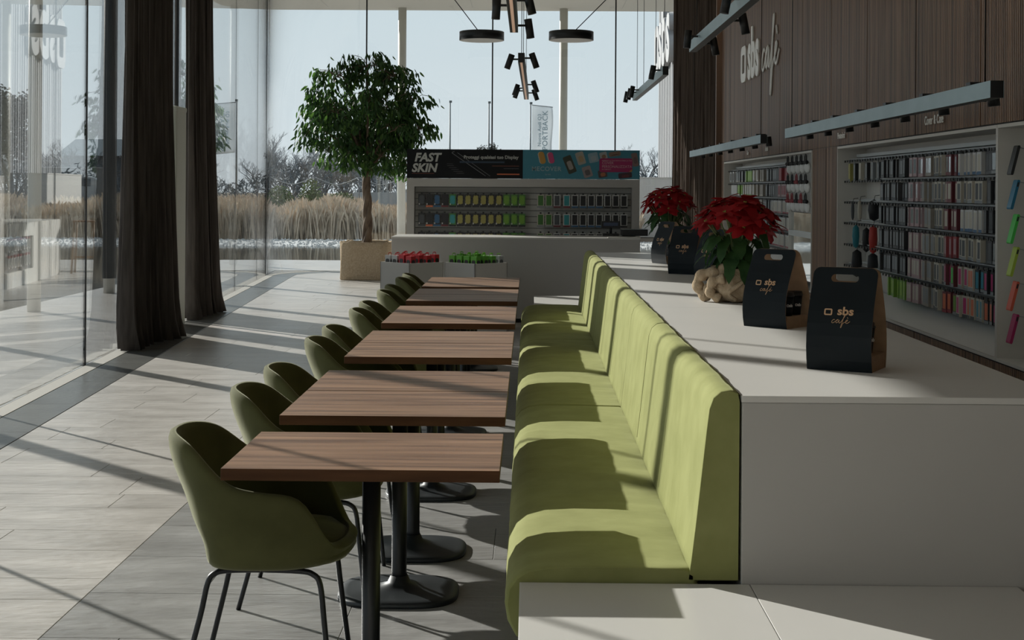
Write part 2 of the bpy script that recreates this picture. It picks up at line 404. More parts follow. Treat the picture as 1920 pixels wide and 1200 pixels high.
# ------------------------------------------------------------ walls
WX = 3.0; YE0 = 22.25
mb = MB(); mb.box(-6.0, 3.4, -4.2, -4.0, 0, ZC, OFFWHITE); tag(mb.obj('wall_back'), kind='structure')
mb = MB()
N0, N1 = 9.13, 13.84          # nearer niche along the wall
M0, M1 = 15.10, 21.87         # farther niche
K0 = 5.3                      # third niche, mostly outside the frame, runs K0..N0
ZB, ZT = 0.52, 2.03
mb.box(3.34, 3.5, -4, YE0, 0, ZC, BLACKGAP)
mb.box(3.0, 3.5, YE0 - 0.03, YE0, 0, ZC, WOODWALL)
wall = tag(mb.obj('wall_right'), kind='structure')
def ribbed(y0, y1, z0, z1, name='panel'):
    n = max(1, int(round((y1 - y0 - 0.020) / 0.034))); d = (y1 - y0 - 0.020) / n; vs = []; fs = []
    yb = y0 + 0.010; prof = []
    for k in range(n):
        a = yb + k * d; prof += [(a, 0.0), (a + d * 0.62, 0.0), (a + d * 0.64, 0.018), (a + d * 0.98, 0.018)]
    prof.append((yb + n * d, 0.0))
    prof = [(yb, 0.03)] + prof + [(yb + n * d, 0.03)]
    for (y, dx) in prof: vs += [(WX + dx, y, z0), (WX + dx, y, z1)]
    for k in range(len(prof) - 1): fs.append((2*k, 2*k + 1, 2*k + 3, 2*k + 2))
    m = len(prof)
    mb = MB(); mb.add(vs, fs, WOODWALL); mb.box(WX + 0.029, 3.34, y0 + 0.006, y1 - 0.006, z0, z1, BLACKGAP)
    return mb.obj(name, None, wall)
js = [-4.0, -1.2, 0.35, 1.9, 3.4, 4.95, 6.45, 7.95, 9.51, 11.1, 12.7, 14.2, 15.7, 17.1, 18.45, 19.85, 21.3, YE0 - 0.03]
for a, b in zip(js[:-1], js[1:]):
    ribbed(a, b, ZT + 0.012, ZC)
    lo = (a < K0)
    ribbed(a, b, 0.0, ZB - 0.012)
ribbed(N1 + 0.0, 14.42, ZB - 0.01, ZT + 0.01); ribbed(14.42, M0, ZB - 0.01, ZT + 0.01)
ribbed(M1, YE0 - 0.03, ZB - 0.01, ZT + 0.01)
for a, b in ((-4, -1.2), (-1.2, 1.9), (1.9, K0)): ribbed(a, b, ZB - 0.01, ZT + 0.01)
mb = MB(); mb.box(WX + 0.001, 3.3, -4, 22.2, ZB - 0.012, ZB, BLACKGAP); mb.box(WX + 0.001, 3.3, -4, 22.2, ZT, ZT + 0.012, BLACKGAP)
mb.obj('shadow_gap', None, wall)

NICHEW = mat('niche_white', (0.56, 0.54, 0.50), 0.5)
def niche(y0, y1, label, xb=3.27):
    t = thing('niche_cabinet', label, 'cabinet', (WX, y0, 0))
    L = y1 - y0; d = xb - WX; m = NICHEW
    MB().box(d, d + 0.02, 0, L, ZB, ZT, m).obj('back_panel', None, t)
    for yy in (0, L - 0.018): MB().box(-0.012, d, yy, yy + 0.018, ZB, ZT, m).obj('side_panel', None, t)
    MB().box(-0.012, d, 0.018, L - 0.018, ZT - 0.022, ZT, OFFWHITE).obj('top_panel', None, t)
    MB().box(-0.012, d, 0.018, L - 0.018, ZB, ZB + 0.02, OFFWHITE).obj('bottom_panel', None, t)
    return t
def racks(t, L, d, rails, y0=0.05, y1=None, pegs=True):
    """header strip, hook rails and the wire pegs of a rack, in cabinet coordinates"""
    y1 = y1 or L - 0.02
    MB().box(d - 0.10, d, y0, y1, 1.925, 1.955, RACK).obj('header_strip', None, t)
    for z in rails:
        mb = MB(); mb.box(d - 0.05, d, y0, y1, z, z + 0.036, RACK); mb.box(d - 0.17, d - 0.05, y0, y1, z + 0.020, z + 0.024, RACK)
        mb.box(d - 0.16, d - 0.152, y0, y1, z + 0.012, z + 0.02, STEEL); mb.obj('hook_rail', None, t)
        if pegs:
            pg = MB(); k = y0 + 0.03
            while k < y1:
                pg.box(d - 0.21, d - 0.05, k, k + 0.006, z + 0.004, z + 0.010, STEEL)
                pg.box(d - 0.215, d - 0.208, k - 0.010, k + 0.016, z - 0.010, z + 0.010, BLACKPL); k += 0.10
            tag(pg.obj('pegs', None, t), kind='stuff')
RAILS = [1.885, 1.69, 1.49, 1.29, 1.085, 0.885]
n1 = niche(N0, N1, 'white wall niche cabinet with six hook rails, nearer of the two full of packs')
racks(n1, N1 - N0, 0.27, RAILS)
mb = MB(); mb.add([(0.0, 0.02, ZB + 0.021), (0.0, N1-N0-0.02, ZB + 0.021), (0.19, N1-N0-0.02, 0.69), (0.19, 0.02, 0.69), (0.27, N1-N0-0.02, 0.69), (0.27, 0.02, 0.69)],
                  [(0, 3, 2, 1), (3, 5, 4, 2)], WHITE)
mb.box(0.18, 0.19, 0.02, N1-N0-0.02, 0.69, 0.70, STEEL); mb.obj('sloping_ledge', None, n1)
n2 = niche(M0, M1, 'white wall niche cabinet behind the larger poinsettia, with discs at one end')
racks(n2, M1 - M0, 0.27, RAILS, y0=1.42)
MB().box(0.0, 0.27, 1.36, 1.38, ZB, ZT - 0.02, OFFWHITE).obj('divider', None, n2)
MB().box(0.03, 0.05, 0.02, 1.36, 1.36, ZT - 0.02, flat('greypanel', (0.30, 0.29, 0.27))).obj('display_board', None, n2)
MB().box(0.03, 0.05, 0.02, 1.36, 0.62, 1.355, MIRROR).obj('mirror_panel', None, n2)
mb = MB(); mb.box(0.0, 0.05, 0.02, 1.36, 1.09, 1.15, RACK); mb.obj('cross_rail', None, n2)
n3 = niche(K0, N0 - 0.004, 'white wall niche with single coloured phone covers on pegs, at the picture edge')

tag(MB().box(2.915, 3.06, YE0 + 0.005, YE0 + 0.09, 0, ZC, WOODWALL).obj('trim_1'), kind='structure')
# glass facade -------------------------------------------------------------
def pane(par, a, b, z0=0.0, z1=ZC, t=0.012):
    a = Vector(a); b = Vector(b); u = (b - a).normalized(); n = Vector((u.y, -u.x)) * t / 2
    p = [a + n, b + n, b - n, a - n]
    return MB().prism([(v.x, v.y) for v in p], z0, z1, GLASS).obj('pane', None, par)
def joint(par, p, r=0.011, z1=ZC, w=None):
    MB().box(p[0]-r, p[0]+r, p[1]-r, p[1]+r, 0, z1, BLACKPL).obj('joint', None, par)
gy = [-4.0, -2.33, 0.17, 2.67, 5.17, 7.3, 9.95, 12.67, 15.1]
win1 = tag(MB().box(XL(-4) - 0.02, XL(-4) + 0.02, -4.02, -3.99, 0, ZC, BLACKPL).obj('window_1'), kind='structure')
for a, b in zip(gy[:-1], gy[1:]):
    pane(win1, (XL(a), a + 0.004), (XL(b), b - 0.004)); joint(win1, (XL(b), b))
pane(win1, (XL(15.1), 15.1), (XL(16.0), 15.995)); pane(win1, (XL(16.0), 16.0), (XL(17.0), 17.0), 2.56)
gy2 = [17.0, 19.55, 21.9, 24.5, _s.y]
win2 = tag(MB().box(XL(17) - 0.02, XL(17) + 0.02, 16.98, 17.02, 0, ZC, BLACKPL).obj('window_2'), kind='structure')
for a, b in zip(gy2[:-1], gy2[1:]):
    pane(win2, (XL(a), a + 0.004), (XL(b), b - 0.004)); joint(win2, (XL(b), b), 0.007)
# curved corner pane
A = gpath(-0.006, na=24)[1:26]; B = gpath(0.006, na=24)[1:26]
win3 = tag(band(A, B, -0.02, 0.0, STEEL).obj('window_3'), kind='structure')
cp = band(A, B, 0.0, ZC, GLASS); cp.sm = [True] * len(cp.sm); cp.obj('curved_pane', None, win3)
xs = [A[-1].x, -3.15, -0.72, 1.65, 3.2]
win4 = tag(MB().box(3.18, 3.22, YF - 0.02, YF + 0.02, 0, ZC, BLACKPL).obj('window_4'), kind='structure')
for k, (a, b) in enumerate(zip(xs[:-1], xs[1:])):
    pane(win4, (a + 0.004, YF), (b - 0.004, YF)); joint(win4, (b, YF), 0.013)
win5 = tag(MB().box(3.18, 3.22, YE0, YE0 + 0.04, 0, ZC, BLACKPL).obj('window_5'), kind='structure')
pane(win5, (3.2, YE0 + 0.05), (3.2, 24.8)); pane(win5, (3.2, 24.81), (3.2, YF - 0.03)); joint(win5, (3.2, 24.8))

# cream door portal between the two curtains
door = tag(MB().bbox(-4.23, -4.0, 16.08, 16.55, 0, 2.50, 0.025, CREAM).obj('door_1'), kind='structure')
MB().bbox(-4.24, -3.995, 16.075, 16.555, 2.46, 2.52, 0.02, CREAM).obj('door_head', None, door)
for z in (0.4, 1.25, 2.1): MB().box(-4.10, -4.07, 16.06, 16.08, z, z + 0.14, STEEL).obj('door_hinge', None, door)
MB().box(-4.16, -4.15, 16.072, 16.08, 0.02, 2.4, BLACKGAP).obj('door_gap', None, door)

# white round columns on the terrace
def column(x, y, lab):
    c = MB().lathe([(0.085, 0.0), (0.085, ZC)], 20, COLUMN).obj('terrace_column', None, None, (x, y, 0)); tag(c, lab, 'column', 'white columns along the terrace')
for y, lab in ((5.4, 'white round column outside the glass, beyond the near edge of the picture'), (8.6, 'white round column outside the glass, second from the near edge'),
               (11.8, 'white round column outside the glass whose shadow crosses the floor beside the first chair'),
               (15.0, 'white round column outside hidden by the nearer dark curtain'), (18.05, 'pale round column outside at the left edge, standing by the water'),
               (21.3, 'pale round column outside just left of the nearer dark curtain'), (24.6, 'white round column outside behind the farther dark curtain')):
    column(-6.3, y, lab)
    if y == 21.3: MB().lathe([(0.10, 0.22), (0.10, ZC - 0.02)], 20, flat('painted_dark_reflection', (0.035, 0.045, 0.052), 0.7)).obj('painted_dark_reflection', None, bpy.data.objects[[o.name for o in bpy.data.objects if o.name.startswith('terrace_column')][-1]])  # dark shell added round the column stands in for a dark reflection in the glass
column(-2.66, 29.6, 'white round column outside behind the potted ficus tree')
column(0.70, 29.6, 'white round column outside behind the right ring lamp')
column(-6.1, 29.3, 'white round column outside at the rounded roof corner')

# ------------------------------------------------------------ counter, low boxes, benches
CX0, CX1, CY0, CY1 = 0.622, 1.565, 4.13, 13.45
t = thing('counter', 'long white counter running behind the green benches, carrying the black carriers', 'counter', ((CX0 + CX1) / 2, (CY0 + CY1) / 2, 0))
def C(mb): return mb
hx = (CX1 - CX0) / 2; hy = (CY1 - CY0) / 2
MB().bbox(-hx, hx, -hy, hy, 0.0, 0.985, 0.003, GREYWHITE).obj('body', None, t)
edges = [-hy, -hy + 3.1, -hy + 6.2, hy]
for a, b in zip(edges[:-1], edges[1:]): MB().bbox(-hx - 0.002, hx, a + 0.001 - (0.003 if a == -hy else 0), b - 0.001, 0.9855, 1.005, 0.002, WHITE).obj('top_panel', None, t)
t = thing('low_box', 'low white box in front of the counter at the near end of the benches', 'plinth', (0.7, 3.4, 0))
for a, b in ((-0.72, -0.055), (-0.053, 0.72)):
    MB().bbox(a, b, -0.72, 0.725, 0.435, 0.46, 0.002, WHITE).obj('top_panel', None, t)
MB().box(-0.715, 0.715, -0.715, 0.72, 0.0, 0.434, GREYWHITE).obj('body', None, t)
t = thing('low_box', 'low white box just beyond the far end of the green benches', 'plinth', (0.56, 14.45, 0))
MB().bbox(-0.5, 0.5, -0.72, 0.75, 0.435, 0.46, 0.002, WHITE).obj('top_panel', None, t)
MB().box(-0.495, 0.495, -0.715, 0.745, 0.0, 0.434, GREYWHITE).obj('body', None, t)

def extr(prof, y0, y1, n, mt, seed, wr=0.004, inset=0.03, cap=0.03):
    """closed profile (x,z) swept along y with soft rounded ends and faint wrinkles"""
    r = random.Random(seed); m = len(prof); cx = sum(p[0] for p in prof) / m; cz = sum(p[1] for p in prof) / m
    st = [(0, 1 - inset * 1.6), (cap * 0.25, 1 - inset * 0.6), (cap * 0.6, 1 - inset * .15), (cap, 1.0)]
    st += [(cap + (y1 - y0 - 2 * cap) * k / n, 1.0) for k in range(1, n)]
    st += [(y1 - y0 - cap, 1.0), (y1 - y0 - cap * .6, 1 - inset * .15), (y1 - y0 - cap * .25, 1 - inset * .6), (y1 - y0, 1 - inset * 1.6)]
    ph = [r.random() * 6.28 for _ in range(8)]; vs = []; fs = []
    for (yy, sc) in st:
        for j, (x, z) in enumerate(prof):
            wv = wr * (sin(yy * 9 + ph[0] + j * .4) * .5 + sin(yy * 23 + ph[1] - j * .7) * .35 + sin(yy * 51 + ph[2] + j) * .2)
            vs.append((cx + (x - cx) * sc + wv * 0.5, y0 + yy, cz + (z - cz) * sc + wv))
    L = len(st)
    for a in range(L - 1):
        for j in range(m):
            j2 = (j + 1) % m; fs.append((a * m + j, a * m + j2, (a + 1) * m + j2, (a + 1) * m + j))
    fs.append(tuple(reversed(range(m)))); fs.append(tuple((L - 1) * m + j for j in range(m)))
    mb = MB(); mb.add(vs[:], fs, mt, True); mb.sm[-1] = mb.sm[-2] = False
    return mb
# profiles are listed counter-clockwise seen from +y ... order gives outward faces after recalculation
seat_p = [(0.50, 0.27), (0.10, 0.27), (0.01, 0.275), (-0.03, 0.295), (-0.055, 0.34), (-0.064, 0.39), (-0.058, 0.435), (-0.035, 0.468), (0.0, 0.488),
          (0.06, 0.499), (0.16, 0.503), (0.28, 0.503), (0.40, 0.50), (0.47, 0.497), (0.50, 0.48)]
back_p = [(0.616, 0.462), (0.47, 0.462), (0.478, 0.52), (0.492, 0.64), (0.507, 0.78), (0.520, 0.90), (0.528, 0.965), (0.540, 0.998), (0.562, 1.016), (0.59, 1.02), (0.612, 1.014), (0.618, 0.99)]
def recalc(me):
    bm = bmesh.new(); bm.from_mesh(me); bmesh.ops.recalc_face_normals(bm, faces=bm.faces); bm.to_mesh(me); bm.free(); return me
by = [4.135, 7.26, 10.42, 13.58]
for k, lab in enumerate(('nearest green velvet bench section, beside the near white box', 'middle green velvet bench section along the counter', 'farthest green velvet bench section, by the far low white box')):
    a, b = by[k], by[k + 1]
    t = thing('bench', lab, 'bench', (0.3, (a + b) / 2, 0), group='green benches along the counter')
    M = (-0.3, -(a + b) / 2, 0)
    for part, prof, sd_ in (('seat', seat_p, 5 + k), ('backrest', back_p, 15 + k)):
        me = recalc(extr(prof, a + 0.003, b - 0.003, 90, GREEN, sd_, 0.0035 if part == 'seat' else 0.0022, 0.03 if part == 'seat' else 0.012).mesh(part, None))
        put(part, me, t, M)
    mb = MB()
    for yy in (a + 1.04, a + 2.08):
        mb.tube([(x + 0.0005, yy, z) for x, z in back_p[2:11]], 0.0022, 5, GREEN)
    mb.tube([(0.614, a + 0.01 + (b - a - 0.02) * q / 60, 1.006 + 0.0015 * sin(q * 2.1)) for q in range(61)], 0.003, 5, PIPING)
    mb.obj('seam', None, t, M)
    MB().box(0.06, 0.61, a + 0.01, b - 0.01, 0.0, 0.27, BLACKGAP).obj('base', None, t, M)

# ------------------------------------------------------------ tables
XC = -0.5035; TW = 0.841; TD = 0.652; ZTAB = 0.752
def table_top():
    mb = MB(); mb.bbox(-TW/2, TW/2, -TD/2, TD/2, ZTAB - 0.036, ZTAB, 0.0015, TABLEWOOD)
    me = mb.mesh('tabletop'); me.materials.append(TABLEEDGE)
    for p in me.polygons:
        if abs(p.normal.z) < 0.5: p.material_index = 1
    return me
tt_me = table_top()
def base_plate():
    mb = MB(); vs = []; n = 0
    rings = [(0.235, 0.21, 0.0), (0.237, 0.212, 0.004), (0.237, 0.212, 0.014), (0.232, 0.207, 0.020), (0.20, 0.175, 0.024), (0.10, 0.09, 0.029), (0.045, 0.045, 0.050), (0.034, 0.034, 0.075)]
    K = 40; fs = []
    for (a, b, z) in rings:
        ex = 3.0 if a > 0.09 else 2.0
        for k in range(K):
            th = 2 * pi * k / K; c, s_ = cos(th), sin(th)
            vs.append((a * math.copysign(abs(c) ** (2 / ex), c), b * math.copysign(abs(s_) ** (2 / ex), s_), z))
    for j in range(len(rings) - 1):
        for k in range(K): fs.append((j*K + k, j*K + (k+1) % K, (j+1)*K + (k+1) % K, (j+1)*K + k))
    fs.append(tuple(reversed(range(K)))); fs.append(tuple((len(rings)-1)*K + k for k in range(K)))
    mb.add(vs, fs, DARKMETAL, True); mb.sm[-1] = mb.sm[-2] = False
    return mb
bp_me = base_plate().mesh('base_plate')
pole_me = MB().lathe([(0.034, 0.06), (0.030, 0.09), (0.030, 0.70)], 20, BLACKMETAL).mesh('pole')
mnt_me = MB().box(-0.15, 0.15, -0.03, 0.03, 0.70, 0.716, BLACKMETAL).box(-0.03, 0.03, -0.15, 0.15, 0.701, 0.7155, BLACKMETAL).mesh('top_bracket')
TY = [4.60, 5.61, 6.275, 7.465, 8.13, 9.26, 9.925, 11.045, 11.71, 12.60, 13.265]
ORD = ['nearest the camera', 'second from the camera', 'third from the camera, butted against the second', 'fourth from the camera', 'fifth from the camera, touching the fourth',
       'sixth from the camera', 'seventh from the camera, touching the sixth', 'eighth from the camera', 'ninth from the camera, touching the eighth', 'last but one of the row', 'last before the display bins']
def make_table(y, lab):
    t = thing('cafe_table', lab, 'table', (XC, y, 0), group='row of walnut cafe tables')
    for nm, me in (('tabletop', tt_me), ('pole', pole_me), ('base_plate', bp_me), ('top_bracket', mnt_me)): put(nm, me, t)
    return t
T = [make_table(y, 'walnut cafe table on a black pedestal, ' + l) for y, l in zip(TY, ORD)]

# ------------------------------------------------------------ chairs
def chair_meshes():
    K = 40; prof_n = 13; vs = []; fs = []
    def sm(a, b, x): t = min(1, max(0, (x - a) / (b - a))); return t * t * (3 - 2 * t)
    HK = [(0, .822), (.35, .822), (.6, .814), (.78, .800), (.92, .778), (1.05, .748), (1.2, .712), (1.4, .682), (1.65, .667), (1.9, .659), (2.12, .652), (2.25, .61), (2.38, .52), (2.5, .470), (3.2, .462)]
    def h(th):                       # rim height; th = 0 at the back, pi at the front
        d = abs(th)
        for (d0, h0), (d1, h1) in zip(HK[:-1], HK[1:]):
            if d <= d1: return h0 + (h1 - h0) * (d - d0) / (d1 - d0)
        return .445
    def rad(th, f):                  # plan radius at height fraction
        c, s_ = -cos(th), sin(th); ex = 2.05 if -cos(th) < 0 else 2.7
        a = 0.295 if c < 0 else 0.315; b = 0.29
        return 1.0 / ((abs(c) / a) ** ex + (abs(s_) / b) ** ex) ** (1 / ex)
    for i in range(K):
        th = -pi + 2 * pi * i / K; H = h(th); d = abs(th)
        bk = 1 - sm(0.35, 1.25, d)
        prof = [(0.0, 0.420), (0.45, 0.411), (0.70 - .24 * bk, 0.407), (0.86 - .36 * bk, 0.414), (0.925 - .405 * bk, 0.44)]
        for k in range(1, 9):
            q = k / 8; z = 0.44 + (H - 0.44) * q
            side = 0.93 + 0.06 * sm(0.44, 0.66, z)
            back = (0.52 + 0.24 * sm(.470, .545, z)) + 0.26 * sm(0.52, 0.80, z)
            r = side * (1 - bk) + back * bk
            if d > 2.3: r = 0.93 + 0.05 * q
            prof.append((r, z))
        for (r, z) in prof:
            R_ = rad(th, 0) * r
            if prof[0][0] == r: R_ = 0.02
            vs.append((-cos(th) * R_ , sin(th) * R_, z))
    m = prof_n
    for i in range(K):
        i2 = (i + 1) % K
        for j in range(m - 1): fs.append((i * m + j, i * m + j + 1, i2 * m + j + 1, i2 * m + j))
    fs.append(tuple(i * m for i in range(K)))
    mb = MB(); mb.add(vs, fs, GREENCHAIR, True); me = recalc(mb.mesh('shell'))
    shell = subsurf(me, 1, 0.034, -1.0, True)
    for p in shell.polygons: p.use_smooth = True
    mb = MB(); vs = []; fs = []; rings = [(0.05, 0.498), (0.55, 0.497), (0.80, 0.488), (0.885, 0.47), (0.90, 0.452), (0.86, 0.435), (0.05, 0.43)]
    for (f, z) in rings:
        for i in range(K):
            th = -pi + 2 * pi * i / K; r_ = rad(th, 0) * f; x = -cos(th) * r_
            vs.append((x * (1.07 if x > 0 else 0.54), sin(th) * r_, z - (0.012 if x > 0.2 else 0)))
    for j in range(len(rings) - 1):
        for k in range(K): fs.append((j*K + k, j*K + (k+1) % K, (j+1)*K + (k+1) % K, (j+1)*K + k))
    fs.append(tuple(range(K))); fs.append(tuple(reversed([(len(rings)-1)*K + k for k in range(K)])))
    mb.add(vs, fs, GREENCHAIR, True); cush = recalc(mb.mesh('seat_cushion'))
    legs = []; LX = {-1: (-0.075, -0.115, -0.135, -0.158, -0.222), 1: (0.15, 0.195, 0.218, 0.232, 0.262)}
    for sx_ in (-1, 1):
        for sy in (-1, 1):
            P = catmull([(0.03 + sx_ * 0.004, sy * 0.165, 0.400), (LX[sx_][0], sy * 0.17, 0.398), (LX[sx_][1], sy * 0.18, 0.390), (LX[sx_][2], sy * 0.19, 0.360), (LX[sx_][3], sy * 0.198, 0.25), (LX[sx_][4], sy * 0.225, 0.0)], 4)
            legs.append(MB().tube(P, 0.0095, 8, BLACKMETAL).mesh('leg'))
    cross = MB().tube([(0.05, -0.17, 0.401), (0.05, 0.17, 0.401)], 0.008, 6, BLACKMETAL).tube([(-0.07, -0.17, 0.401), (-0.07, 0.17, 0.401)], 0.008, 6, BLACKMETAL).mesh('cross_bar')
    return shell, cush, legs, cross
SH, CU, LG, CB = chair_meshes()
def make_chair(x, y, rz, lab):
    t = thing('armchair', lab, 'chair', (x, y, 0), rz, 'olive velvet armchairs at the tables')
    put('shell', SH, t); put('seat_cushion', CU, t); put('cross_bar', CB, t)
    for l in LG: put('leg', l, t)
CO = ['closest to the camera', 'second from the camera', 'third from the camera', 'fourth from the camera', 'fifth from the camera', 'sixth from the camera', 'seventh from the camera', 'eighth from the camera', 'ninth from the camera', 'last but one of the row', 'last of the row by the display bins']
CHY = [4.62, 5.60, 6.25, 7.42, 8.04, 9.22, 9.80, 10.92, 11.50, 12.45, 13.05]
for k, (y, l) in enumerate(zip(CHY, CO)):
    make_chair(-0.865 + rr.uniform(-.006, .006), y, R(rr.uniform(-3, 3) if k else 0), 'olive velvet tub armchair on thin black legs, ' + l)

# ------------------------------------------------------------ black cup carriers
PR = [(-0.088, 0.0), (-0.097, 0.035), (-0.101, 0.075), (-0.099, 0.115), (-0.090, 0.155), (-0.076, 0.195), (-0.058, 0.235), (-0.038, 0.275), (-0.020, 0.315), (-0.010, 0.338)]
def prof_at(z):
    for (y0, z0), (y1, z1) in zip(PR[:-1], PR[1:]):
        if z <= z1 + 1e-9:
            f = (z - z0) / (z1 - z0); return y0 + (y1 - y0) * f, (y1 - y0) / (z1 - z0)
    return PR[-1][0], 0
def carrier_panel(sgn):
    W = 0.218; mb = MB(); hz = 0.303; hr = 0.0125; ha = 0.034; zr = 0.024; zt = 0.338
    zs = sorted(set([round(z, 5) for z in [p[1] for p in PR] + [hz + hr * sin(a) for a in [(-1 + k / 4) * pi / 2 for k in range(9)]] + [zt - zr + zr * sin(pi / 2 * k / 4) for k in range(5)]]))
    rowsz = []
    for z in zs:
        w2 = W / 2
        if z > zt - zr: w2 = W / 2 - zr + sqrt(max(zr * zr - (z - zt + zr) ** 2, 0))
        a = ha + sqrt(max(hr * hr - (z - hz) ** 2, 0)) if abs(z - hz) <= hr + 1e-6 else ha
        rowsz.append((z, w2, a, abs(z - hz) <= hr + 1e-6))
    for layer, (off, mt) in enumerate(((0.0, CARD), (0.0022, KRAFT))):
        vs = []; fs = []
        for (z, w2, a, _) in rowsz:
            y, _s2 = prof_at(z)
            for x in (-w2, -a, a, w2): vs.append((x, sgn * (y + off), z))
        for i in range(len(rowsz) - 1):
            hole = rowsz[i][3] and rowsz[i + 1][3]
            for j in range(3):
                if j == 1 and hole: continue
                q = (4*i + j, 4*i + j + 1, 4*i + 4 + j + 1, 4*i + 4 + j)
                flip = (layer == 0) == (sgn < 0)
                fs.append(q if not flip else q)
        mb.add(vs, fs, mt)
    n = len(rowsz) * 4                         # edges joining the two layers
    for i in range(len(rowsz) - 1):
        for j in (0, 3):
            a = 4*i + j; b = a + 4; mb.f.append((a, b, b + n, a + n)); mb.mi.append(mb.m(KRAFT)); mb.sm.append(False)
    a = 4 * (len(rowsz) - 1); mb.f.append((a, a + 3, a + 3 + n, a + n)); mb.mi.append(mb.m(KRAFT)); mb.sm.append(False)
    return mb
cp_f = carrier_panel(1).mesh('front_panel'); cp_b = carrier_panel(-1).mesh('back_panel')
def tray():
    mb = MB(); a, d, hgt = 0.105, 0.084, 0.052
    mb.box(-a, a, -d, d, 0.0, 0.003, KRAFT)
    for s_ in (-1, 1): mb.box(s_ * a - 0.0015, s_ * a + 0.0015, -d, d, 0.0, hgt, KRAFT)
    mb.box(-a, a, -0.001, 0.001, 0.003, hgt, KRAFT)
    mb.box(-a, a, -0.0845, 0.0845, hgt - 0.0022, hgt, KRAFT)
    return mb
tr_me = tray().mesh('tray')
sbs_small = text_mesh('sbs', 0.040, 0.0012, 0.0010, 0, COPPER, sx=1.08); sq_small = square_mark(0.0225, 0.0045, 0.0012, 1.2).mesh('square_mark', COPPER); cf_small = cafe_mb(0.017, 0.0010, COPPER, 1.0, 1.12).mesh('cafe_lettering')
cup_me = MB().lathe([(0.028, 0.0), (0.036, 0.085)], 20, CARD).mesh('cup'); lid_me = MB().lathe([(0.0385, 0.084), (0.0385, 0.089), (0.035, 0.091), (0.034, 0.102), (0.030, 0.103)], 20, BLACKPL).mesh('lid')
sbs_cup = text_mesh('sb', 0.018, 0.0008, 0.0004, 0, PRINTW); sq_cup = square_mark(0.010, 0.002, 0.0008).mesh('square_mark', PRINTW)
def carrier(x, y, rz, lab, cups):
    t = thing('cup_carrier', lab, 'cup carrier', (x, y, 1.0055), rz, 'black cup carriers on the counter')
    put('front_panel', cp_f, t); put('back_panel', cp_b, t); put('tray', tr_me, t)
    for me, px_, z in ((sq_small, -0.041, 0.193), (sbs_small, 0.017, 0.196), (cf_small, 0.004, 0.158)):
        yy, sl = prof_at(z); o = put('lettering', me, t)
        face_xf(o, Vector((px_, yy - 0.0016, z)), (1, 0, 0), (0, sl, 1))
    for (cx, cy, cl) in cups:
        v = Matrix.Rotation(rz, 3, 'Z') @ Vector((cx, cy, 0))
        c = thing('paper_cup', cl, 'cup', (x + v.x, y + v.y, 1.0055 + 0.0525), rz, 'black paper cups in the carriers')
        put('cup_body', cup_me, c); put('lid', lid_me, c)
        for me, q in ((sq_cup, -0.011), (sbs_cup, 0.004)):
            o = put('lettering', me, c); a = R(-25); rr_ = 0.0345
            face_xf(o, Vector((rr_ * cos(a) - q * sin(a), rr_ * sin(a) + q * cos(a), 0.045)), (-sin(a), cos(a), 0), (0, 0, 1))
carrier(1.07, 4.79, R(-28), 'nearest black folded card cup carrier with a handle slot, at the front of the counter', [(0.05, 0.03, 'black lidded paper cup inside the nearest carrier'), (-0.05, 0.03, 'black lidded paper cup hidden deeper in the nearest carrier')])
carrier(1.088, 6.255, R(-42), 'black card cup carrier just in front of the burlap-wrapped poinsettia', [(0.066, -0.03, 'black paper cup at the open side of the second carrier'), (0.062, 0.045, 'black paper cup behind its neighbour in the second carrier')])
carrier(1.133, 10.13, R(-33), 'black card cup carrier between the two poinsettias, fully facing the tables', [(0.05, 0.0, 'black paper cup inside the carrier between the poinsettias')])
carrier(1.134, 11.53, R(-62), 'sunlit curved black cup carrier, farthest along the counter beside the woven pot', [(0.05, 0.0, 'black paper cup in the farthest carrier')])
carrier(1.24, 9.42, R(-58), 'dark cup carrier half hidden behind the leaves of the larger poinsettia', [(0.05, 0.0, 'black paper cup in the carrier behind the leaves')])

# ------------------------------------------------------------ poinsettias
def leaf_mesh(name, L, W, mt, droop=0.25, lobes=False, fold=0.15):
    """leaf lying along +x, base at the origin"""
    n = 6; vs = []; fs = []
    wd = [0.06, 0.62, 0.95, 0.86, 0.5, 0.0] if not lobes else [0.06, 0.55, 1.0, 0.70, 0.62, 0.0]
    for k in range(n):
        t_ = k / (n - 1); x = L * t_; z = -droop * L * t_ * t_; w_ = W / 2 * wd[k]
        vs += [(x - (0.04 * L if lobes and k == 2 else 0), w_, z + fold * w_), (x, 0, z), (x - (0.04 * L if lobes and k == 2 else 0), -w_, z + fold * w_)]
    for k in range(n - 1):
        for j in (0, 1): fs.append((3*k + j, 3*k + j + 1, 3*k + 4 + j, 3*k + 3 + j))
    return MB().add(vs, fs, mt, True).mesh(name)
BR = [leaf_mesh('bract', 1.0, 0.66, REDB, d, True) for d in (0.1, 0.3, 0.5)]
GL = [leaf_mesh('leaf', 1.0, 0.60, PGREEN, d, True) for d in (0.3, 0.6)]
CENT = mat('cyathia', (0.25, 0.22, 0.04), 0.6)
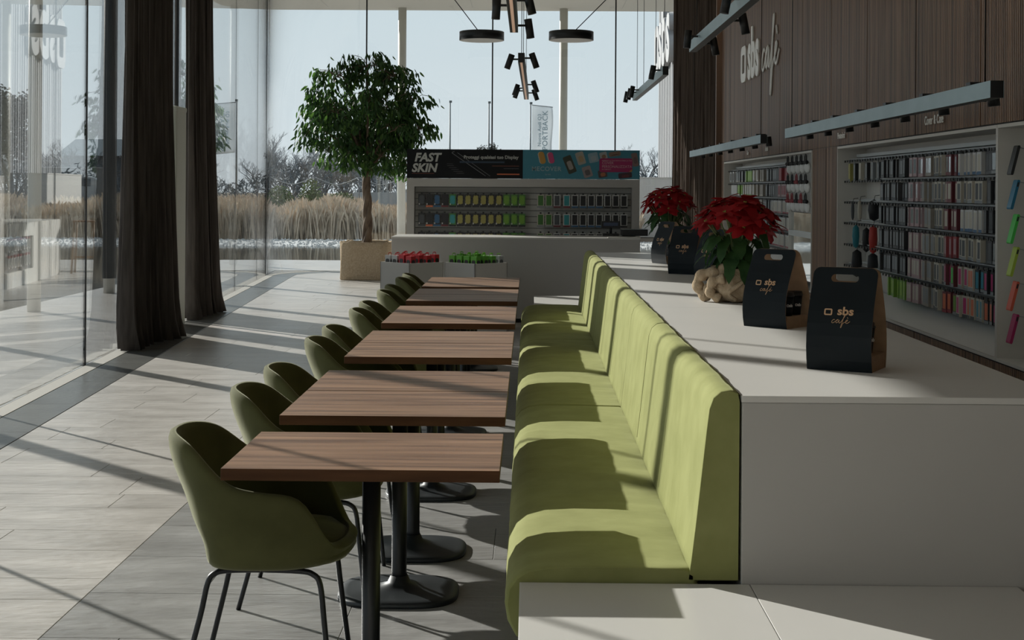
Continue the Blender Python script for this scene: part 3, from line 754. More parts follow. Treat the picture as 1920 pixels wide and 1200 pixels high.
def poinsettia(name_lab, x, y, seed, spread, zlo, zhi, heads, blen, potpart, group, zc=0.0):
    r = random.Random(seed); t = thing('poinsettia', name_lab, 'plant', (x, y, 1.0055), 0, group)
    potpart(t); st = MB(); H = []
    for k in range(heads):
        f = (k + 0.5) / heads; ph = k * 2.399 + r.uniform(-.2, .2); el = math.asin(1 - 1.02 * f)
        rad_ = cos(el) * spread; z = zlo + (zhi - zlo) * (0.25 + 0.75 * sin(el)) if el > 0 else zlo + (zhi - zlo) * 0.2
        p = Vector((rad_ * cos(ph), rad_ * sin(ph), z)); H.append(p)
        st.tube(catmull([(0.02 * cos(ph), 0.02 * sin(ph), 0.14), (p.x * .45, p.y * .45, 0.14 + (z - 0.14) * .55), p], 4), 0.004, 5, STEM)
        out = Vector((p.x, p.y, 0.10 + 0.10 * sin(el))).normalized() if rad_ > 0.03 else Vector((0.1, 0, 1)).normalized()
        out = (out + Vector((0, 0, 0.55))).normalized()
        u = out.orthogonal().normalized(); v = out.cross(u)
        for ring, (nb, sc, tilt) in enumerate(((6, 1.0, 0.12), (5, 0.72, 0.45))):
            for q in range(nb):
                a = 2 * pi * (q + 0.5 * ring) / nb + r.uniform(-.25, .25); d = (u * cos(a) + v * sin(a)); dd = (d * cos(tilt) + out * sin(tilt) + Vector((r.uniform(-.12, .12), r.uniform(-.12, .12), r.uniform(-.15, .1)))).normalized()
                s_ = blen * sc * r.uniform(0.8, 1.15)
                side = out.cross(dd).normalized(); nn = dd.cross(side)
                o = put('bract', r.choice(BR), t); o.matrix_local = Matrix.Translation(p + out * 0.004 * ring) @ Matrix(((dd.x, side.x, nn.x, 0), (dd.y, side.y, nn.y, 0), (dd.z, side.z, nn.z, 0), (0, 0, 0, 1))) @ Matrix.Scale(s_, 4)
        for q in range(3): st.lathe([(0.003, -0.003), (0.005, 0.002), (0.003, 0.007)], 6, CENT, Matrix.Translation(p + out * 0.006 + u * (0.006 * cos(q * 2.1)) + v * (0.006 * sin(q * 2.1))))
    for k in range(int(heads * 2.6)):
        a = r.uniform(0, 2 * pi); z = r.uniform(zlo - 0.12, zlo + 0.08); rr_ = spread * r.uniform(0.35, 0.75); d = Vector((cos(a), sin(a), r.uniform(-0.9, -0.2))).normalized()
        side = d.cross(Vector((0, 0, 1))).normalized() * -1; nn = d.cross(side)
        o = put('leaf', r.choice(GL), t); s_ = blen * r.uniform(0.9, 1.3)
        o.matrix_local = Matrix.Translation((rr_ * cos(a), rr_ * sin(a), z)) @ Matrix(((d.x, side.x, nn.x, 0), (d.y, side.y, nn.y, 0), (d.z, side.z, nn.z, 0), (0, 0, 0, 1))) @ Matrix.Scale(s_, 4)
        st.tube([(0.03 * cos(a), 0.03 * sin(a), 0.14), (rr_ * .5 * cos(a), rr_ * .5 * sin(a), (z + .14) / 2 + 0.02), (rr_ * cos(a), rr_ * sin(a), z)], 0.0028, 4, STEM)
    st.obj('stems', None, t)
    return t
def burlap_pot(t):
    # cloth wrapped loosely round the pot: deep irregular folds and a knot at the left
    K = 56; prof = [(0.085, 0.0), (0.118, 0.012), (0.138, 0.05), (0.142, 0.09), (0.130, 0.13), (0.112, 0.165), (0.120, 0.195), (0.105, 0.20), (0.07, 0.165)]
    vs = []; fs = []
    for j, (r_, z) in enumerate(prof):
        for k in range(K):
            a = 2 * pi * k / K; f = 1 + 0.055 * sin(3 * a + j * .8) + 0.04 * sin(7 * a - j * 1.1) + 0.025 * sin(13 * a + j * .5)
            g = 1.0 + 0.18 * math.exp(-((((a - pi * 1.02 + pi) % (2 * pi)) - pi) / 0.45) ** 2) * (1 if 1 < j < 7 else .3)
            vs.append((r_ * f * g * cos(a), r_ * f * g * sin(a), z + 0.012 * sin(5 * a + j) * (j > 0) + (0.014 * sin(4 * a) if j > 5 else 0)))
    for j in range(len(prof) - 1):
        for k in range(K): fs.append((j*K + k, j*K + (k+1) % K, (j+1)*K + (k+1) % K, (j+1)*K + k))
    fs.append(tuple(reversed(range(K))))
    put('burlap_wrap', subsurf(recalc(MB().add(vs, fs, BURLAP, True).mesh('burlap_wrap')), 1), t)
    mb = MB()
    mb.tube(catmull([(-0.10, -0.06, 0.15), (-0.16, -0.03, 0.155), (-0.205, 0.0, 0.12), (-0.20, 0.0, 0.06), (-0.16, -0.02, 0.03), (-0.15, -0.04, 0.08), (-0.12, -0.07, 0.10)], 6), [0.02 + 0.014 * abs(sin(k * .5)) for k in range(37)], 10, BURLAP)
    mb.tube(catmull([(-0.08, -0.11, 0.13), (-0.14, -0.09, 0.11), (-0.15, -0.08, 0.05), (-0.10, -0.09, 0.02)], 6), [0.018 + 0.012 * abs(sin(k * .6 + 1)) for k in range(19)], 10, BURLAP)
    mb.tube(catmull([(0.09, -0.09, 0.165), (0.02, -0.135, 0.12), (-0.06, -0.13, 0.055), (-0.02, -0.12, 0.015)], 6), [0.012 + 0.008 * abs(sin(k * .5)) for k in range(19)], 8, BURLAP, flat=0.7)
    put('cloth_knot', mb.mesh('cloth_knot'), t)
def woven_pot(t):
    MB().lathe([(0.085, 0.0), (0.095, 0.005), (0.118, 0.165), (0.116, 0.17), (0.106, 0.165), (0.10, 0.13)], 28, WEAVE).obj('woven_pot', None, t)
    MB().lathe([(0.10, 0.128), (0.01, 0.14)], 20, flat('soil', (0.03, 0.02, 0.014), 0.9)).obj('soil', None, t)
poinsettia('large red poinsettia in a knotted burlap wrap, on the counter before the second carrier', 1.115, 7.62, 5, 0.19, 0.33, 0.55, 17, 0.115, burlap_pot, 'red poinsettias on the counter')
poinsettia('smaller-looking red poinsettia in a grey woven pot, at the far end of the counter', 1.255, 12.75, 11, 0.20, 0.36, 0.61, 16, 0.11, woven_pot, 'red poinsettias on the counter')

# ------------------------------------------------------------ kiosk desk and shelf unit
KY = 17.0
t = thing('service_desk', 'plain white service desk behind the last cafe table, below the shelf unit', 'desk', (-0.155, 17.45, 0))
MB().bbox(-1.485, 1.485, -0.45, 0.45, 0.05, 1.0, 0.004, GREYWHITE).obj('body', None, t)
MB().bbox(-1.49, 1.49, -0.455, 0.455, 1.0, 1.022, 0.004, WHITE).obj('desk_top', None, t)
MB().box(-1.46, 1.46, -0.42, 0.42, 0.0, 0.05, BLACKGAP).obj('plinth', None, t)
MB().bbox(1.10, 1.49, -0.455, -0.40, 1.022, 1.03, 0.002, WHITE).obj('edge_trim', None, t)

SY = 19.0
t = thing('shelf_unit', 'white shelf unit with slatwall and a dark and blue advertising banner on top', 'shelf unit', (-0.08, SY, 0))
x0, x1 = -1.555, 1.555
mb = MB(); mb.box(x0, x0 + 0.10, 0, 0.55, 0, 1.735, GREYWHITE); mb.box(x1 - 0.10, x1, 0, 0.55, 0, 1.735, GREYWHITE); mb.box(x0 + 0.1, x1 - 0.1, 0, 0.55, 1.625, 1.735, GREYWHITE)
mb.box(x0 + 0.1, x1 - 0.1, 0, 0.55, 0, 0.6, GREYWHITE); mb.obj('frame', None, t)
z = 0.60
for k in range(13):
    MB().bbox(x0 + 0.1, x1 - 0.1, 0.20, 0.222, 0.602 + k * 0.0787, 0.602 + k * 0.0787 + 0.073, 0.003, SLAT).obj('slat', None, t)
MB().box(x0 + 0.1, x1 - 0.1, 0.222, 0.24, 0.6, 1.625, BLACKGAP).obj('slat_backing', None, t)
BAN = mat('banner_black', (0.006, 0.007, 0.009), 0.4, 0, 0.15); BLUE = noisy('banner_blue', (0.02, 0.17, 0.24), (0.035, 0.215, 0.29), nscale=1.5, rough=0.4)
MB().box(x0, -0.005, -0.004, 0.03, 1.737, 2.125, BAN).obj('dark_banner', None, t)
MB().box(-0.005, x1, -0.004, 0.03, 1.737, 2.125, BLUE).obj('blue_banner', None, t)
ZB0 = 1.737
def onb(me, x, z, d=0.0055, name='lettering', rz=0):
    o = put(name, me, t); face_xf(o, Vector((x, -0.004 - d / 2, z)), (cos(rz), 0, sin(rz)), (-sin(rz), 0, cos(rz))); return o
GW = flat('printgrey', (0.42, 0.43, 0.41)); OR = flat('printorange', (0.55, 0.13, 0.05))
onb(text_mesh('FAST', 0.155, 0.002, 0.006, 0.22, GW), -1.285, 2.01); onb(text_mesh('SKIN', 0.155, 0.002, 0.006, 0.22, GW), -1.325, 1.87)
onb(text_mesh('Proteggi qualsiasi tuo Display', 0.062, 0.002, 0.0015, 0.0, GW), -0.43, 2.02)
onb(MB().box(-0.15, 0.15, -0.008, 0.008, 0, 0.001, OR).mesh('bar'), -0.2, 1.795, name='orange_bar')
onb(MB().box(-0.18, 0.18, -0.004, 0.004, 0, 0.001, flat('dimorange', (0.16, 0.04, 0.02))).mesh('bar'), -0.235, 1.905, name='orange_line')
onb(MB().box(-0.10, 0.10, -0.003, 0.003, 0, 0.001, flat('dimgrey', (0.10, 0.10, 0.11))).mesh('bar'), -0.16, 1.87, name='grey_line')
onb(MB().box(-0.15, 0.15, -0.003, 0.003, 0, 0.001, flat('dimorange', (0.16, 0.04, 0.02))).mesh('bar'), -1.34, 1.80, name='orange_line')
for k, (xa, za, L) in enumerate(((-0.98, 1.93, 0.08), (-0.97, 1.905, 0.09), (-0.94, 1.88, 0.1), (-0.91, 1.855, 0.1), (-0.87, 1.83, 0.12), (-0.84, 1.805, 0.1))):
    onb(MB().box(-L/2, L/2, -0.002, 0.002, 0, 0.001, flat('dimgrey', (0.10, 0.10, 0.11))).mesh('bar'), xa, za, name='grey_line')
onb(MB().tube(catmull([(-0.62, 0.165, 0), (-0.65, 0.15, 0), (-0.60, 0.11, 0), (-0.2, -0.16, 0)], 6), 0.004, 4, flat('edgegrey', (0.16, 0.17, 0.18)), flat=0.3).mesh('arc'), -0.30, 1.93, name='phone_outline')
onb(MB().tube(catmull([(-0.58, 0.15, 0), (-0.2, -0.12, 0), (-0.14, -0.16, 0)], 6), 0.003, 4, flat('edgegrey', (0.16, 0.17, 0.18)), flat=0.3).mesh('arc'), -0.30, 1.93, name='phone_outline')
onb(MB().box(-0.3, 0.3, -0.012, 0.012, 0, 0.001, flat('darkblue', (0.01, 0.03, 0.06))).mesh('bar'), -0.55, 1.955, name='blue_glow_print')
onb(text_mesh('MECOVER', 0.083, 0.002, 0.001, 0, flat('printteal', (0.27, 0.38, 0.41)), space=1.08), 0.31, 1.868)
onb(text_mesh('by sbs', 0.030, 0.002, 0.0, 0, flat('printteal', (0.27, 0.38, 0.41))), 0.33, 1.797)
def blob(w_, h_, mt): return MB().prism(ring_poly(w_, h_, min(w_, h_) * .48, 8), 0, 0.001, mt).mesh('blob')
onb(blob(0.075, 0.165, flat('lg', (0.45, 0.42, 0.35))), 0.242, 2.018, 0.0052, 'logo_shade', R(14)); onb(blob(0.075, 0.165, flat('ochre', (0.45, 0.24, 0.04))), 0.252, 2.018, 0.0062, 'logo_shape', R(14))
onb(blob(0.07, 0.15, flat('lg', (0.45, 0.42, 0.35))), 0.358, 2.018, 0.0052, 'logo_shade', R(14)); onb(blob(0.07, 0.15, flat('pinkp', (0.50, 0.05, 0.16))), 0.372, 2.018, 0.0062, 'logo_shape', R(14))
phs = [(0.62, 1.93, 0.115, 0.24, 22, (0.03, 0.035, 0.02), (0.30, 0.27, 0.24)), (0.765, 2.015, 0.11, 0.17, 18, (0.33, 0.31, 0.26), (0.36, 0.26, 0.14)), (0.855, 1.835, 0.12, 0.15, 18, (0.26, 0.22, 0.22), (0.10, 0.09, 0.09)),
       (0.935, 2.025, 0.13, 0.13, 12, (0.22, 0.33, 0.38), (0.30, 0.36, 0.38)), (1.06, 1.81, 0.12, 0.10, 10, (0.07, 0.05, 0.05), (0.36, 0.12, 0.05)), (1.07, 2.05, 0.10, 0.10, 14, (0.30, 0.32, 0.32), (0.22, 0.12, 0.07)),
       (1.22, 2.075, 0.16, 0.06, 8, (0.20, 0.13, 0.09), (0.30, 0.2, 0.15)), (1.36, 1.79, 0.18, 0.07, 6, (0.05, 0.02, 0.03), (0.14, 0.03, 0.04)), (1.49, 2.0, 0.08, 0.18, 10, (0.20, 0.13, 0.12), (0.12, 0.08, 0.08))]
for k, (xx, zz, ww, hh, ang, c1, c2) in enumerate(phs):
    onb(MB().prism(ring_poly(ww, hh, 0.018, 4), 0, 0.001, flat('ph%d' % k, c1)).mesh('phone_print'), xx, zz, 0.0052 + k * .0001, 'phone_print', R(ang))
    onb(MB().prism(ring_poly(ww * .55, hh * .5, 0.02, 4), 0, 0.001, flat('pi%d' % k, c2)).mesh('phone_motif'), xx + 0.005, zz - 0.01, 0.0064 + k * .0001, 'phone_motif', R(ang))
onb(MB().prism(ring_poly(0.44, 0.185, 0.03, 4), 0, 0.001, flat('magenta', (0.30, 0.008, 0.09))).mesh('label_print'), 1.235, 1.925, 0.009, 'label_print')
PK = flat('pinkprint', (0.50, 0.28, 0.32))
for tx, sz, zz in (('INSERISCI LA TUA FOTO E CREA LA TUA', 0.022, 1.985), ('COVER', 0.048, 1.953), ('PERSONALIZZATA', 0.048, 1.905), ('IN 5 MINUTI', 0.022, 1.868)):
    onb(text_mesh(tx, sz, 0.001, 0.0004, 0, PK, 'LEFT'), 1.05, zz, 0.0125)
onb(MB().prism([(0, 0), (0.04, 0), (0.04, 0.035)], 0, 0.001, flat('ochre', (0.45, 0.24, 0.04))).mesh('corner_print'), 1.41, 1.838, 0.0125, 'corner_print')

# packs ---------------------------------------------------------------
PKC = {}
def pack_mesh(w_, h_, d_, body, win, strip, frame=None, inset=0.014, tab=True):
    key = (w_, h_, d_, body.name, win.name, strip.name, inset)
    if key in PKC: return PKC[key]
    mb = MB(); mb.box(0, d_, -w_/2, w_/2, -h_, 0, body)
    e_ = 0.0008; sh = h_ * 0.17
    if h_ <= 0.17 or body.name in ('c_wh', 'c_lg'): mb.add([(-e_, w_/2 - inset, -h_ + sh), (-e_, -w_/2 + inset, -h_ + sh), (-e_, -w_/2 + inset, -inset), (-e_, w_/2 - inset, -inset)], [(0, 3, 2, 1)], win)
    mb.add([(-e_, w_/2, -h_), (-e_, -w_/2, -h_), (-e_, -w_/2, -h_ + sh * .8), (-e_, w_/2, -h_ + sh * .8)], [(0, 3, 2, 1)], strip)
    if h_ > 0.17 and body.name not in ('c_wh', 'c_lg'):
        r7 = random.Random(len(PKC)); q = []
        for k in range(18):
            a_ = 2 * pi * k / 18; f_ = 1.0 if k % 2 else 0.80 + 0.12 * r7.random()
            q.append((-0.0016, (w_ / 2 - 0.010) * f_ * max(-1, min(1, 1.25 * cos(a_))), -h_ * 0.43 + (h_ * 0.36) * f_ * max(-1, min(1, 1.2 * sin(a_)))))
        mb.add(q, [tuple(reversed(range(18)))], win)
        mb.add([(-0.0022, w_/2 - 0.008, -h_ + 0.03), (-0.0022, w_/2 - 0.022, -h_ + 0.03), (-0.0022, w_/2 - 0.022, -h_ + 0.052), (-0.0022, w_/2 - 0.008, -h_ + 0.052)], [(0, 3, 2, 1)], flat('wh', (0.5, 0.5, 0.49)))
    if tab:
        mb.box(0.0, 0.004, -0.012, 0.012, 0, 0.022, BLACKPL)
    PKC[key] = mb.mesh('pack'); return PKC[key]
c = {k: flat(k, v) for k, v in dict(
    k=(0.012, 0.013, 0.015), dg=(0.06, 0.068, 0.075), g=(0.20, 0.22, 0.23), lg=(0.36, 0.37, 0.37), wh=(0.50, 0.50, 0.49), pk=(0.36, 0.25, 0.26), bg=(0.26, 0.235, 0.20), dr=(0.12, 0.02, 0.028), rd=(0.27, 0.04, 0.05),
    bl=(0.03, 0.10, 0.20), or_=(0.55, 0.14, 0.06), gr=(0.14, 0.30, 0.03), lm=(0.25, 0.42, 0.05), br=(0.03, 0.45, 0.05), tl=(0.02, 0.20, 0.28), mg=(0.42, 0.02, 0.14), ye=(0.30, 0.27, 0.07), gn=(0.05, 0.16, 0.03), cy=(0.03, 0.26, 0.28)).items()}
SIL = mat('foil_window', (0.45, 0.50, 0.52), 0.18, 0.6)
ORDN = ['first', 'second', 'third', 'fourth', 'fifth', 'sixth', 'seventh', 'eighth', 'ninth', 'tenth', 'eleventh', 'twelfth', 'thirteenth']
def hang(x, y, z, w_, h_, d_, cols, lab, group, rz=0.0, inset=0.014, cat='package', name='hanging_pack', tilt=0.0):
    o = put(name, pack_mesh(w_, h_, d_, cols[0], cols[1], cols[2], inset=inset), None, (x, y, z), rot=(tilt, 0, rz))
    tag(o, lab, cat, group)
rp = random.Random(21)
rown = ['top', 'second', 'third', 'fourth', 'fifth', 'lowest']
# nearer wall niche: bands of like packs along each hook row (near y, far y, colours, words)
def bandset(row):
    top = [(9.17, 9.42, ('k', 'SIL', 'g'), 'silver-windowed black'), (9.42, 9.60, ('k', 'dg', 'dg'), 'black')]
    if row in (0, 2): white = [(9.62, 10.18, ('wh', 'lg', 'bl'), 'white and blue')]
    elif row in (1, 3): white = [(9.62, 10.18, ('lg', 'dg', 'g'), 'white-framed dark')]
    elif row == 4: white = [(9.62, 9.78, ('k', 'tl', 'g'), 'teal-windowed'), (9.78, 9.98, ('lg', 'or_', 'g'), 'orange-windowed'), (9.98, 10.18, ('lg', 'mg', 'g'), 'magenta-windowed')]
    else: white = [(9.62, 9.82, ('lg', 'tl', 'g'), 'teal-windowed'), (9.82, 10.0, ('lg', 'or_', 'dg'), 'orange-windowed'), (10.0, 10.18, ('lg', 'mg', 'dg'), 'crimson-windowed')]
    if row == 4: red = [(10.2, 10.34, ('dr', 'br', 'g'), 'bright-green-windowed'), (10.34, 10.5, ('dr', 'mg', 'g'), 'magenta and dark red')]
    elif row == 5: red = [(10.2, 10.34, ('dr', 'gr', 'g'), 'moss-green-windowed'), (10.34, 10.5, ('dr', 'or_', 'rd'), 'orange and red')]
    elif row == 3: red = [(10.2, 10.5, ('rd', 'pk', 'dr'), 'brick-red-framed')]
    else: red = [(10.2, 10.5, ('dr', 'lg' if row != 0 else 'SIL', 'dr'), 'dark-red-sided')]
    mid = [(10.52, 10.80, ('lg', 'dg', 'dg'), 'white-framed'), (10.82, 11.08, ('bg', 'SIL' if row == 0 else 'g', 'bg'), 'beige-sided'), (11.10, 11.55, ('pk', 'SIL' if row < 3 else 'lg', 'pk'), 'clear pinkish')]
    far = [(11.58, 12.45, ('k', 'g', 'dg'), 'black clear-fronted')] if row < 5 else [(11.58, 12.2, ('gr', 'lm', 'gr'), 'green')]
    near = top if row < 4 else [(9.17, 9.40, ('k', 'mg', 'k'), 'black-edged pink'), (9.40, 9.60, ('k', 'or_' if row == 5 else 'mg', 'g'), 'black-sided bright')]
    return near + white + red + mid + far
for row in range(6):
    zt = RAILS[row] - 0.012
    for (ya, yb, cols, words) in bandset(row):
        n = max(1, int(round((yb - ya) / 0.098))); st = (yb - ya) / n
        cc = [SIL if q == 'SIL' else c[q] for q in cols]
        for k in range(n):
            y = ya + (k + .5) * st
            hang(WX + rp.uniform(0.045, 0.075), y, zt - rp.uniform(0, 0.006), 0.084, 0.152, rp.choice((0.06, 0.10)), cc,
                 ('%s %s case pack, %s row, nearer wall niche, from its camera end' % (ORDN[k], words, rown[row])) if n > 1 else '%s case pack, %s row, nearer wall niche' % (words, rown[row]), '%s packs, %s row, nearer wall niche' % (words, rown[row]), R(rp.uniform(-9, 5)), 0.015)
# loose goods at the far end of the nearer niche
def pouch(x, y, z, h_, r_, mt, lab, gname='hanging_pouch'):
    mb = MB(); mb.lathe([(0.004, -h_), (r_ * .75, -h_ + 0.02), (r_, -h_ * .5), (r_ * .85, -0.03), (0.006, -0.005)], 14, mt, Matrix.Diagonal((1, 0.55, 1, 1)))
    mb.tube([(0, 0, -0.01), (0.01, 0, 0.03), (0.05, 0, 0.035)], 0.003, 5, BLACKPL)
    tag(mb.obj(gname, None, None, (x, y, z)), lab, 'pouch')
pouch(3.045, 13.28, 1.29, 0.22, 0.034, flat('tealp', (0.02, 0.19, 0.24)), 'teal zip pouch hanging at the far end of the nearer wall niche')
pouch(3.09, 12.80, 1.30, 0.26, 0.040, flat('redp', (0.42, 0.04, 0.03)), 'red zip pouch hanging beside the teal one in the nearer niche')
pouch(3.10, 13.10, 1.27, 0.23, 0.040, c['k'], 'black pouch hanging between the teal pouch and the red pouch')
pouch(3.14, 12.60, 1.28, 0.24, 0.042, flat('navyp', (0.02, 0.05, 0.07)), 'navy pouch hanging right of the red pouch')
pouch(3.12, 12.90, 1.53, 0.20, 0.055, c['k'], 'black cloth bundle hanging above the red pouch')
pouch(3.05, 13.15, 1.52, 0.19, 0.022, c['lg'], 'grey cable pack hanging above the teal pouch')
pouch(3.03, 13.35, 1.50, 0.17, 0.016, c['dg'], 'thin dark pack at the far edge of the third hook row')
pouch(3.06, 13.30, 1.06, 0.26, 0.05, c['k'], 'black hanging sleeve below the teal pouch')
pouch(3.10, 12.85, 1.05, 0.24, 0.05, flat('blk2', (0.02, 0.022, 0.026)), 'black glossy sleeve below the red pouch')
for k, (yy, cl, ww) in enumerate(((13.55, 'ye', 'olive yellow'), (13.38, 'k', 'solid black'), (13.2, 'lg', 'pale grey'), (13.0, 'k', 'matte black'), (12.82, 'g', 'mid grey'), (12.64, 'dg', 'charcoal'))):
    hang(3.04 + 0.01 * k, yy, 1.86, 0.07, 0.17, 0.03, (c[cl], c['g'] if k % 2 else c[cl], c['dg']), ww + ' accessory card in the far corner of the nearer niche, top row', 'accessory cards in the niche corner', 0)
# single phone covers on pegs in the third niche
cov_me = {}
def cover(y, z, col, nm, lab):
    mb = MB(); mb.prism([(p[1] * 0.5, p[0]) for p in ring_poly(0.19, 0.036, 0.012, 3)], -0.038, 0.038, col, Matrix.Rotation(pi / 2, 4, 'X'))
    mb.prism(ring_poly(0.010, 0.03, 0.004, 3), 0.0385, 0.040, c['k'], Matrix.Translation((0.0, 0.0, 0.065)) @ Matrix.Rotation(pi / 2, 4, 'X'))
    mb.tube([(0.0, 0.0, 0.085), (0.10, 0.0, 0.09)], 0.003, 5, STEEL)
    o = mb.obj('phone_cover', None, None, (3.035, y, z)); o.rotation_euler = (0, R(14), 0); tag(o, lab, 'phone cover', 'phone covers on pegs')
cols1 = [((0.012, 0.013, 0.014), 'black'), ((0.01, 0.15, 0.26), 'blue'), ((0.05, 0.50, 0.06), 'green'), ((0.38, 0.50, 0.05), 'yellow-green'), ((0.62, 0.10, 0.05), 'orange-red'), ((0.36, 0.01, 0.10), 'crimson')]
cols2 = [((0.55, 0.04, 0.18), 'pink'), ((0.02, 0.025, 0.03), 'black'), ((0.04, 0.20, 0.35), 'blue'), ((0.10, 0.50, 0.15), 'green'), ((0.45, 0.55, 0.05), 'lime'), ((0.65, 0.15, 0.08), 'salmon')]
zz = [1.80, 1.585, 1.37, 1.165, 0.95, 0.745]
for k in range(6):
    cover(8.95, zz[k], flat('cv%d' % k, cols1[k][0], 0.4), '', cols1[k][1] + ' phone cover hung edge-on in the first column beside the nearer niche')
    cover(8.62, zz[k] - 0.012, flat('cw%d' % k, cols2[k][0], 0.4), '', cols2[k][1] + ' phone cover in the second column, cut by the picture edge')
# farther niche
def fb(row):
    a = [(16.52, 17.35, ('rd', 'pk' if row == 1 else 'rd', 'rd'), 'red'), (17.35, 17.65, ('k', 'dg', 'k'), 'black'), (17.65, 18.3, ('dg', 'g', 'dg'), 'blue-grey')]
    if row == 1: a[0] = (16.52, 17.45, ('pk', 'rd', 'pk'), 'pink'); a[1] = (17.45, 17.8, ('k', 'k', 'k'), 'black'); a[2] = (17.8, 18.4, ('dg', 'g', 'dg'), 'blue-grey')
    if row >= 2: a = [(16.52, 18.0, ('wh', 'lg', 'rd'), 'white with red foot'), (18.0, 18.6, ('dg', 'g', 'dg'), 'blue-grey')]
    a += [(18.65, 19.1, ('bg', 'bg', 'lg'), 'beige'), (19.1, 19.45, ('lg', 'wh', 'g'), 'white')]
    if row == 0: a += [(19.5, 20.1, ('gr', 'lm', 'gr'), 'lime green'), (20.1, 21.0, ('dg', 'g', 'lg'), 'grey'), (21.0, 21.6, ('wh', 'k', 'g'), 'white and black')]
    elif row == 1: a += [(19.5, 20.3, ('lg', 'wh', 'gr'), 'white and green'), (20.3, 20.9, ('gr', 'lm', 'wh'), 'lime green'), (20.9, 21.6, ('wh', 'wh', 'g'), 'plain white')]
    else: a += [(19.5, 21.6, ('wh', 'lg', 'gr'), 'white and green')]
    return a
for row in range(5):
    zt = RAILS[row] - 0.012
    for (ya, yb, cols, words) in fb(row):
        n = max(1, int(round((yb - ya) / 0.17))); st = (yb - ya) / n
        for k in range(n):
            hang(WX + rp.uniform(0.04, 0.07), ya + (k + .5) * st, zt, min(0.15, st - 0.02), 0.152, 0.08, [c[q] for q in cols],
                 ('%s %s pack, %s row, farther wall niche, from its camera end' % (ORDN[k], words, rown[row])) if n > 1 else '%s accessory pack on the %s row of the farther niche' % (words, rown[row]), '%s packs, %s row, farther wall niche' % (words, rown[row]), R(rp.uniform(-4, 3)), 0.02, name='accessory_pack')
for rz_, zc_ in enumerate((1.88, 1.67, 1.46)):
    for k in range(5):
        y = 15.25 + k * 0.26
        mb = MB(); mb.lathe([(0.0, -0.012), (0.060, -0.010), (0.064, 0.0), (0.05, 0.014), (0.0, 0.02)], 22, flat('discwhite', (0.62, 0.63, 0.62)), Matrix.Rotation(R(14), 4, 'Z') @ Matrix.Rotation(-pi / 2, 4, 'Y'), cap=False)
        o = mb.obj('display_disc', None, None, (2.975, y, zc_ - 0.03)); MB().box(0.0, 0.054, -0.01, 0.01, -0.01, 0.01, STEEL).obj('arm', None, o)
        tag(o, '%s round white disc from the camera end, %s row of the farther niche board' % (ORDN[k], rown[rz_]), 'display disc', 'white discs, %s row' % rown[rz_])
        col = (c['k'], 'black') if rz_ == 0 or (rz_ + k) % 3 else (c['rd'], 'red')
        if rz_ == 2 and k % 2: col = (c['rd'], 'red')
        h = MB(); h.tube(catmull([(0, -0.04, -0.02), (0, -0.04, 0.03), (0, 0.0, 0.055), (0, 0.04, 0.03), (0, 0.04, -0.02)], 5), 0.008, 6, col[0])
        for s_ in (-1, 1): h.lathe([(0.0, -0.010), (0.022, -0.008), (0.022, 0.010), (0.0, 0.012)], 12, col[0], Matrix.Translation((0, s_ * 0.045, -0.03)) @ Matrix.Rotation(pi / 2, 4, 'X'), cap=False)
        tag(h.obj('headphones', None, None, (2.955, y, zc_ + 0.055)), '%s headphones over the %s disc from the camera end, %s row' % (col[1], ORDN[k], rown[rz_]), 'headphones', '%s headphones, %s disc row' % (col[1], rown[rz_]))
# packs on the shelf unit
kcount = {}
def kio(x, z, cols, words, rowi, side):
    kk = kcount.get((words, rowi, side), 0); kcount[(words, rowi, side)] = kk + 1
    hang(x, SY + 0.06, z, 0.092, 0.175, 0.05, cols, '%s %s pack, %s row, %s half of the shelf unit' % (ORDN[kk], words, rown[rowi], side), '%s packs, %s row, %s half' % (words, rown[rowi], side), pi / 2, 0.012, name='blister_pack')
kx0 = (790 - 992) * 19 / 2667
lc = [('k', 'dg', 'dg', 'black and grey')] + [('k', 'k', 'or_', 'black with orange foot')] + [('k', 'bl', 'bl', 'dark blue')] + [('k', 'k', 'dr', 'black with dark red foot')] + [('gn', 'cy', 'k', 'turquoise')] + [('k', 'ye', 'k', 'yellow splash')] * 6 + [('gn', 'gr', 'k', 'green splash')] * 3
rc_ = [('lg', 'gn', 'g', 'white and green')] * 2 + [('wh', 'dg', 'dr', 'white-framed red-footed')] + [('wh', 'cy', 'dr', 'white-framed teal phone')] + [('wh', 'k', 'bl', 'white-framed black phone')] * 4 + [('wh', 'k', 'k', 'white-framed black-footed')] * 3
for row, z in ((0, 1.525), (1, 1.268), (2, 1.012 + 0.0)):
    for k, (a, b, d, wds) in enumerate(lc): kio(kx0 + k * 0.1035, z, (c[a], c[b], c[d]), wds, row, 'tree-side')
    for k, (a, b, d, wds) in enumerate(rc_): kio((1014 - 992) * 19 / 2667 + k * 0.1095 + (0.02 if k > 2 else 0), z, (c[a], c[b], c[d]), wds, row, 'counter-side')
t = thing('customer_display', 'small black customer display on a stem at the desk', 'display', (1.02, 17.75, 1.022))
MB().bbox(-0.10, 0.10, -0.06, 0.06, 0, 0.03, 0.005, BLACKPL).obj('foot', None, t); MB().lathe([(0.018, 0.03), (0.018, 0.11)], 12, BLACKPL).obj('stem', None, t)
MB().bbox(-0.12, 0.12, -0.02, 0.02, 0.10, 0.185, 0.006, BLACKPL).obj('housing', None, t); MB().box(-0.09, 0.09, -0.022, -0.02, 0.125, 0.165, flat('lcd', (0.05, 0.07, 0.13))).obj('screen', None, t)
t = thing('receipt_printer', 'low black cash drawer box on the desk beside the customer display', 'cash drawer', (1.31, 17.72, 1.03))
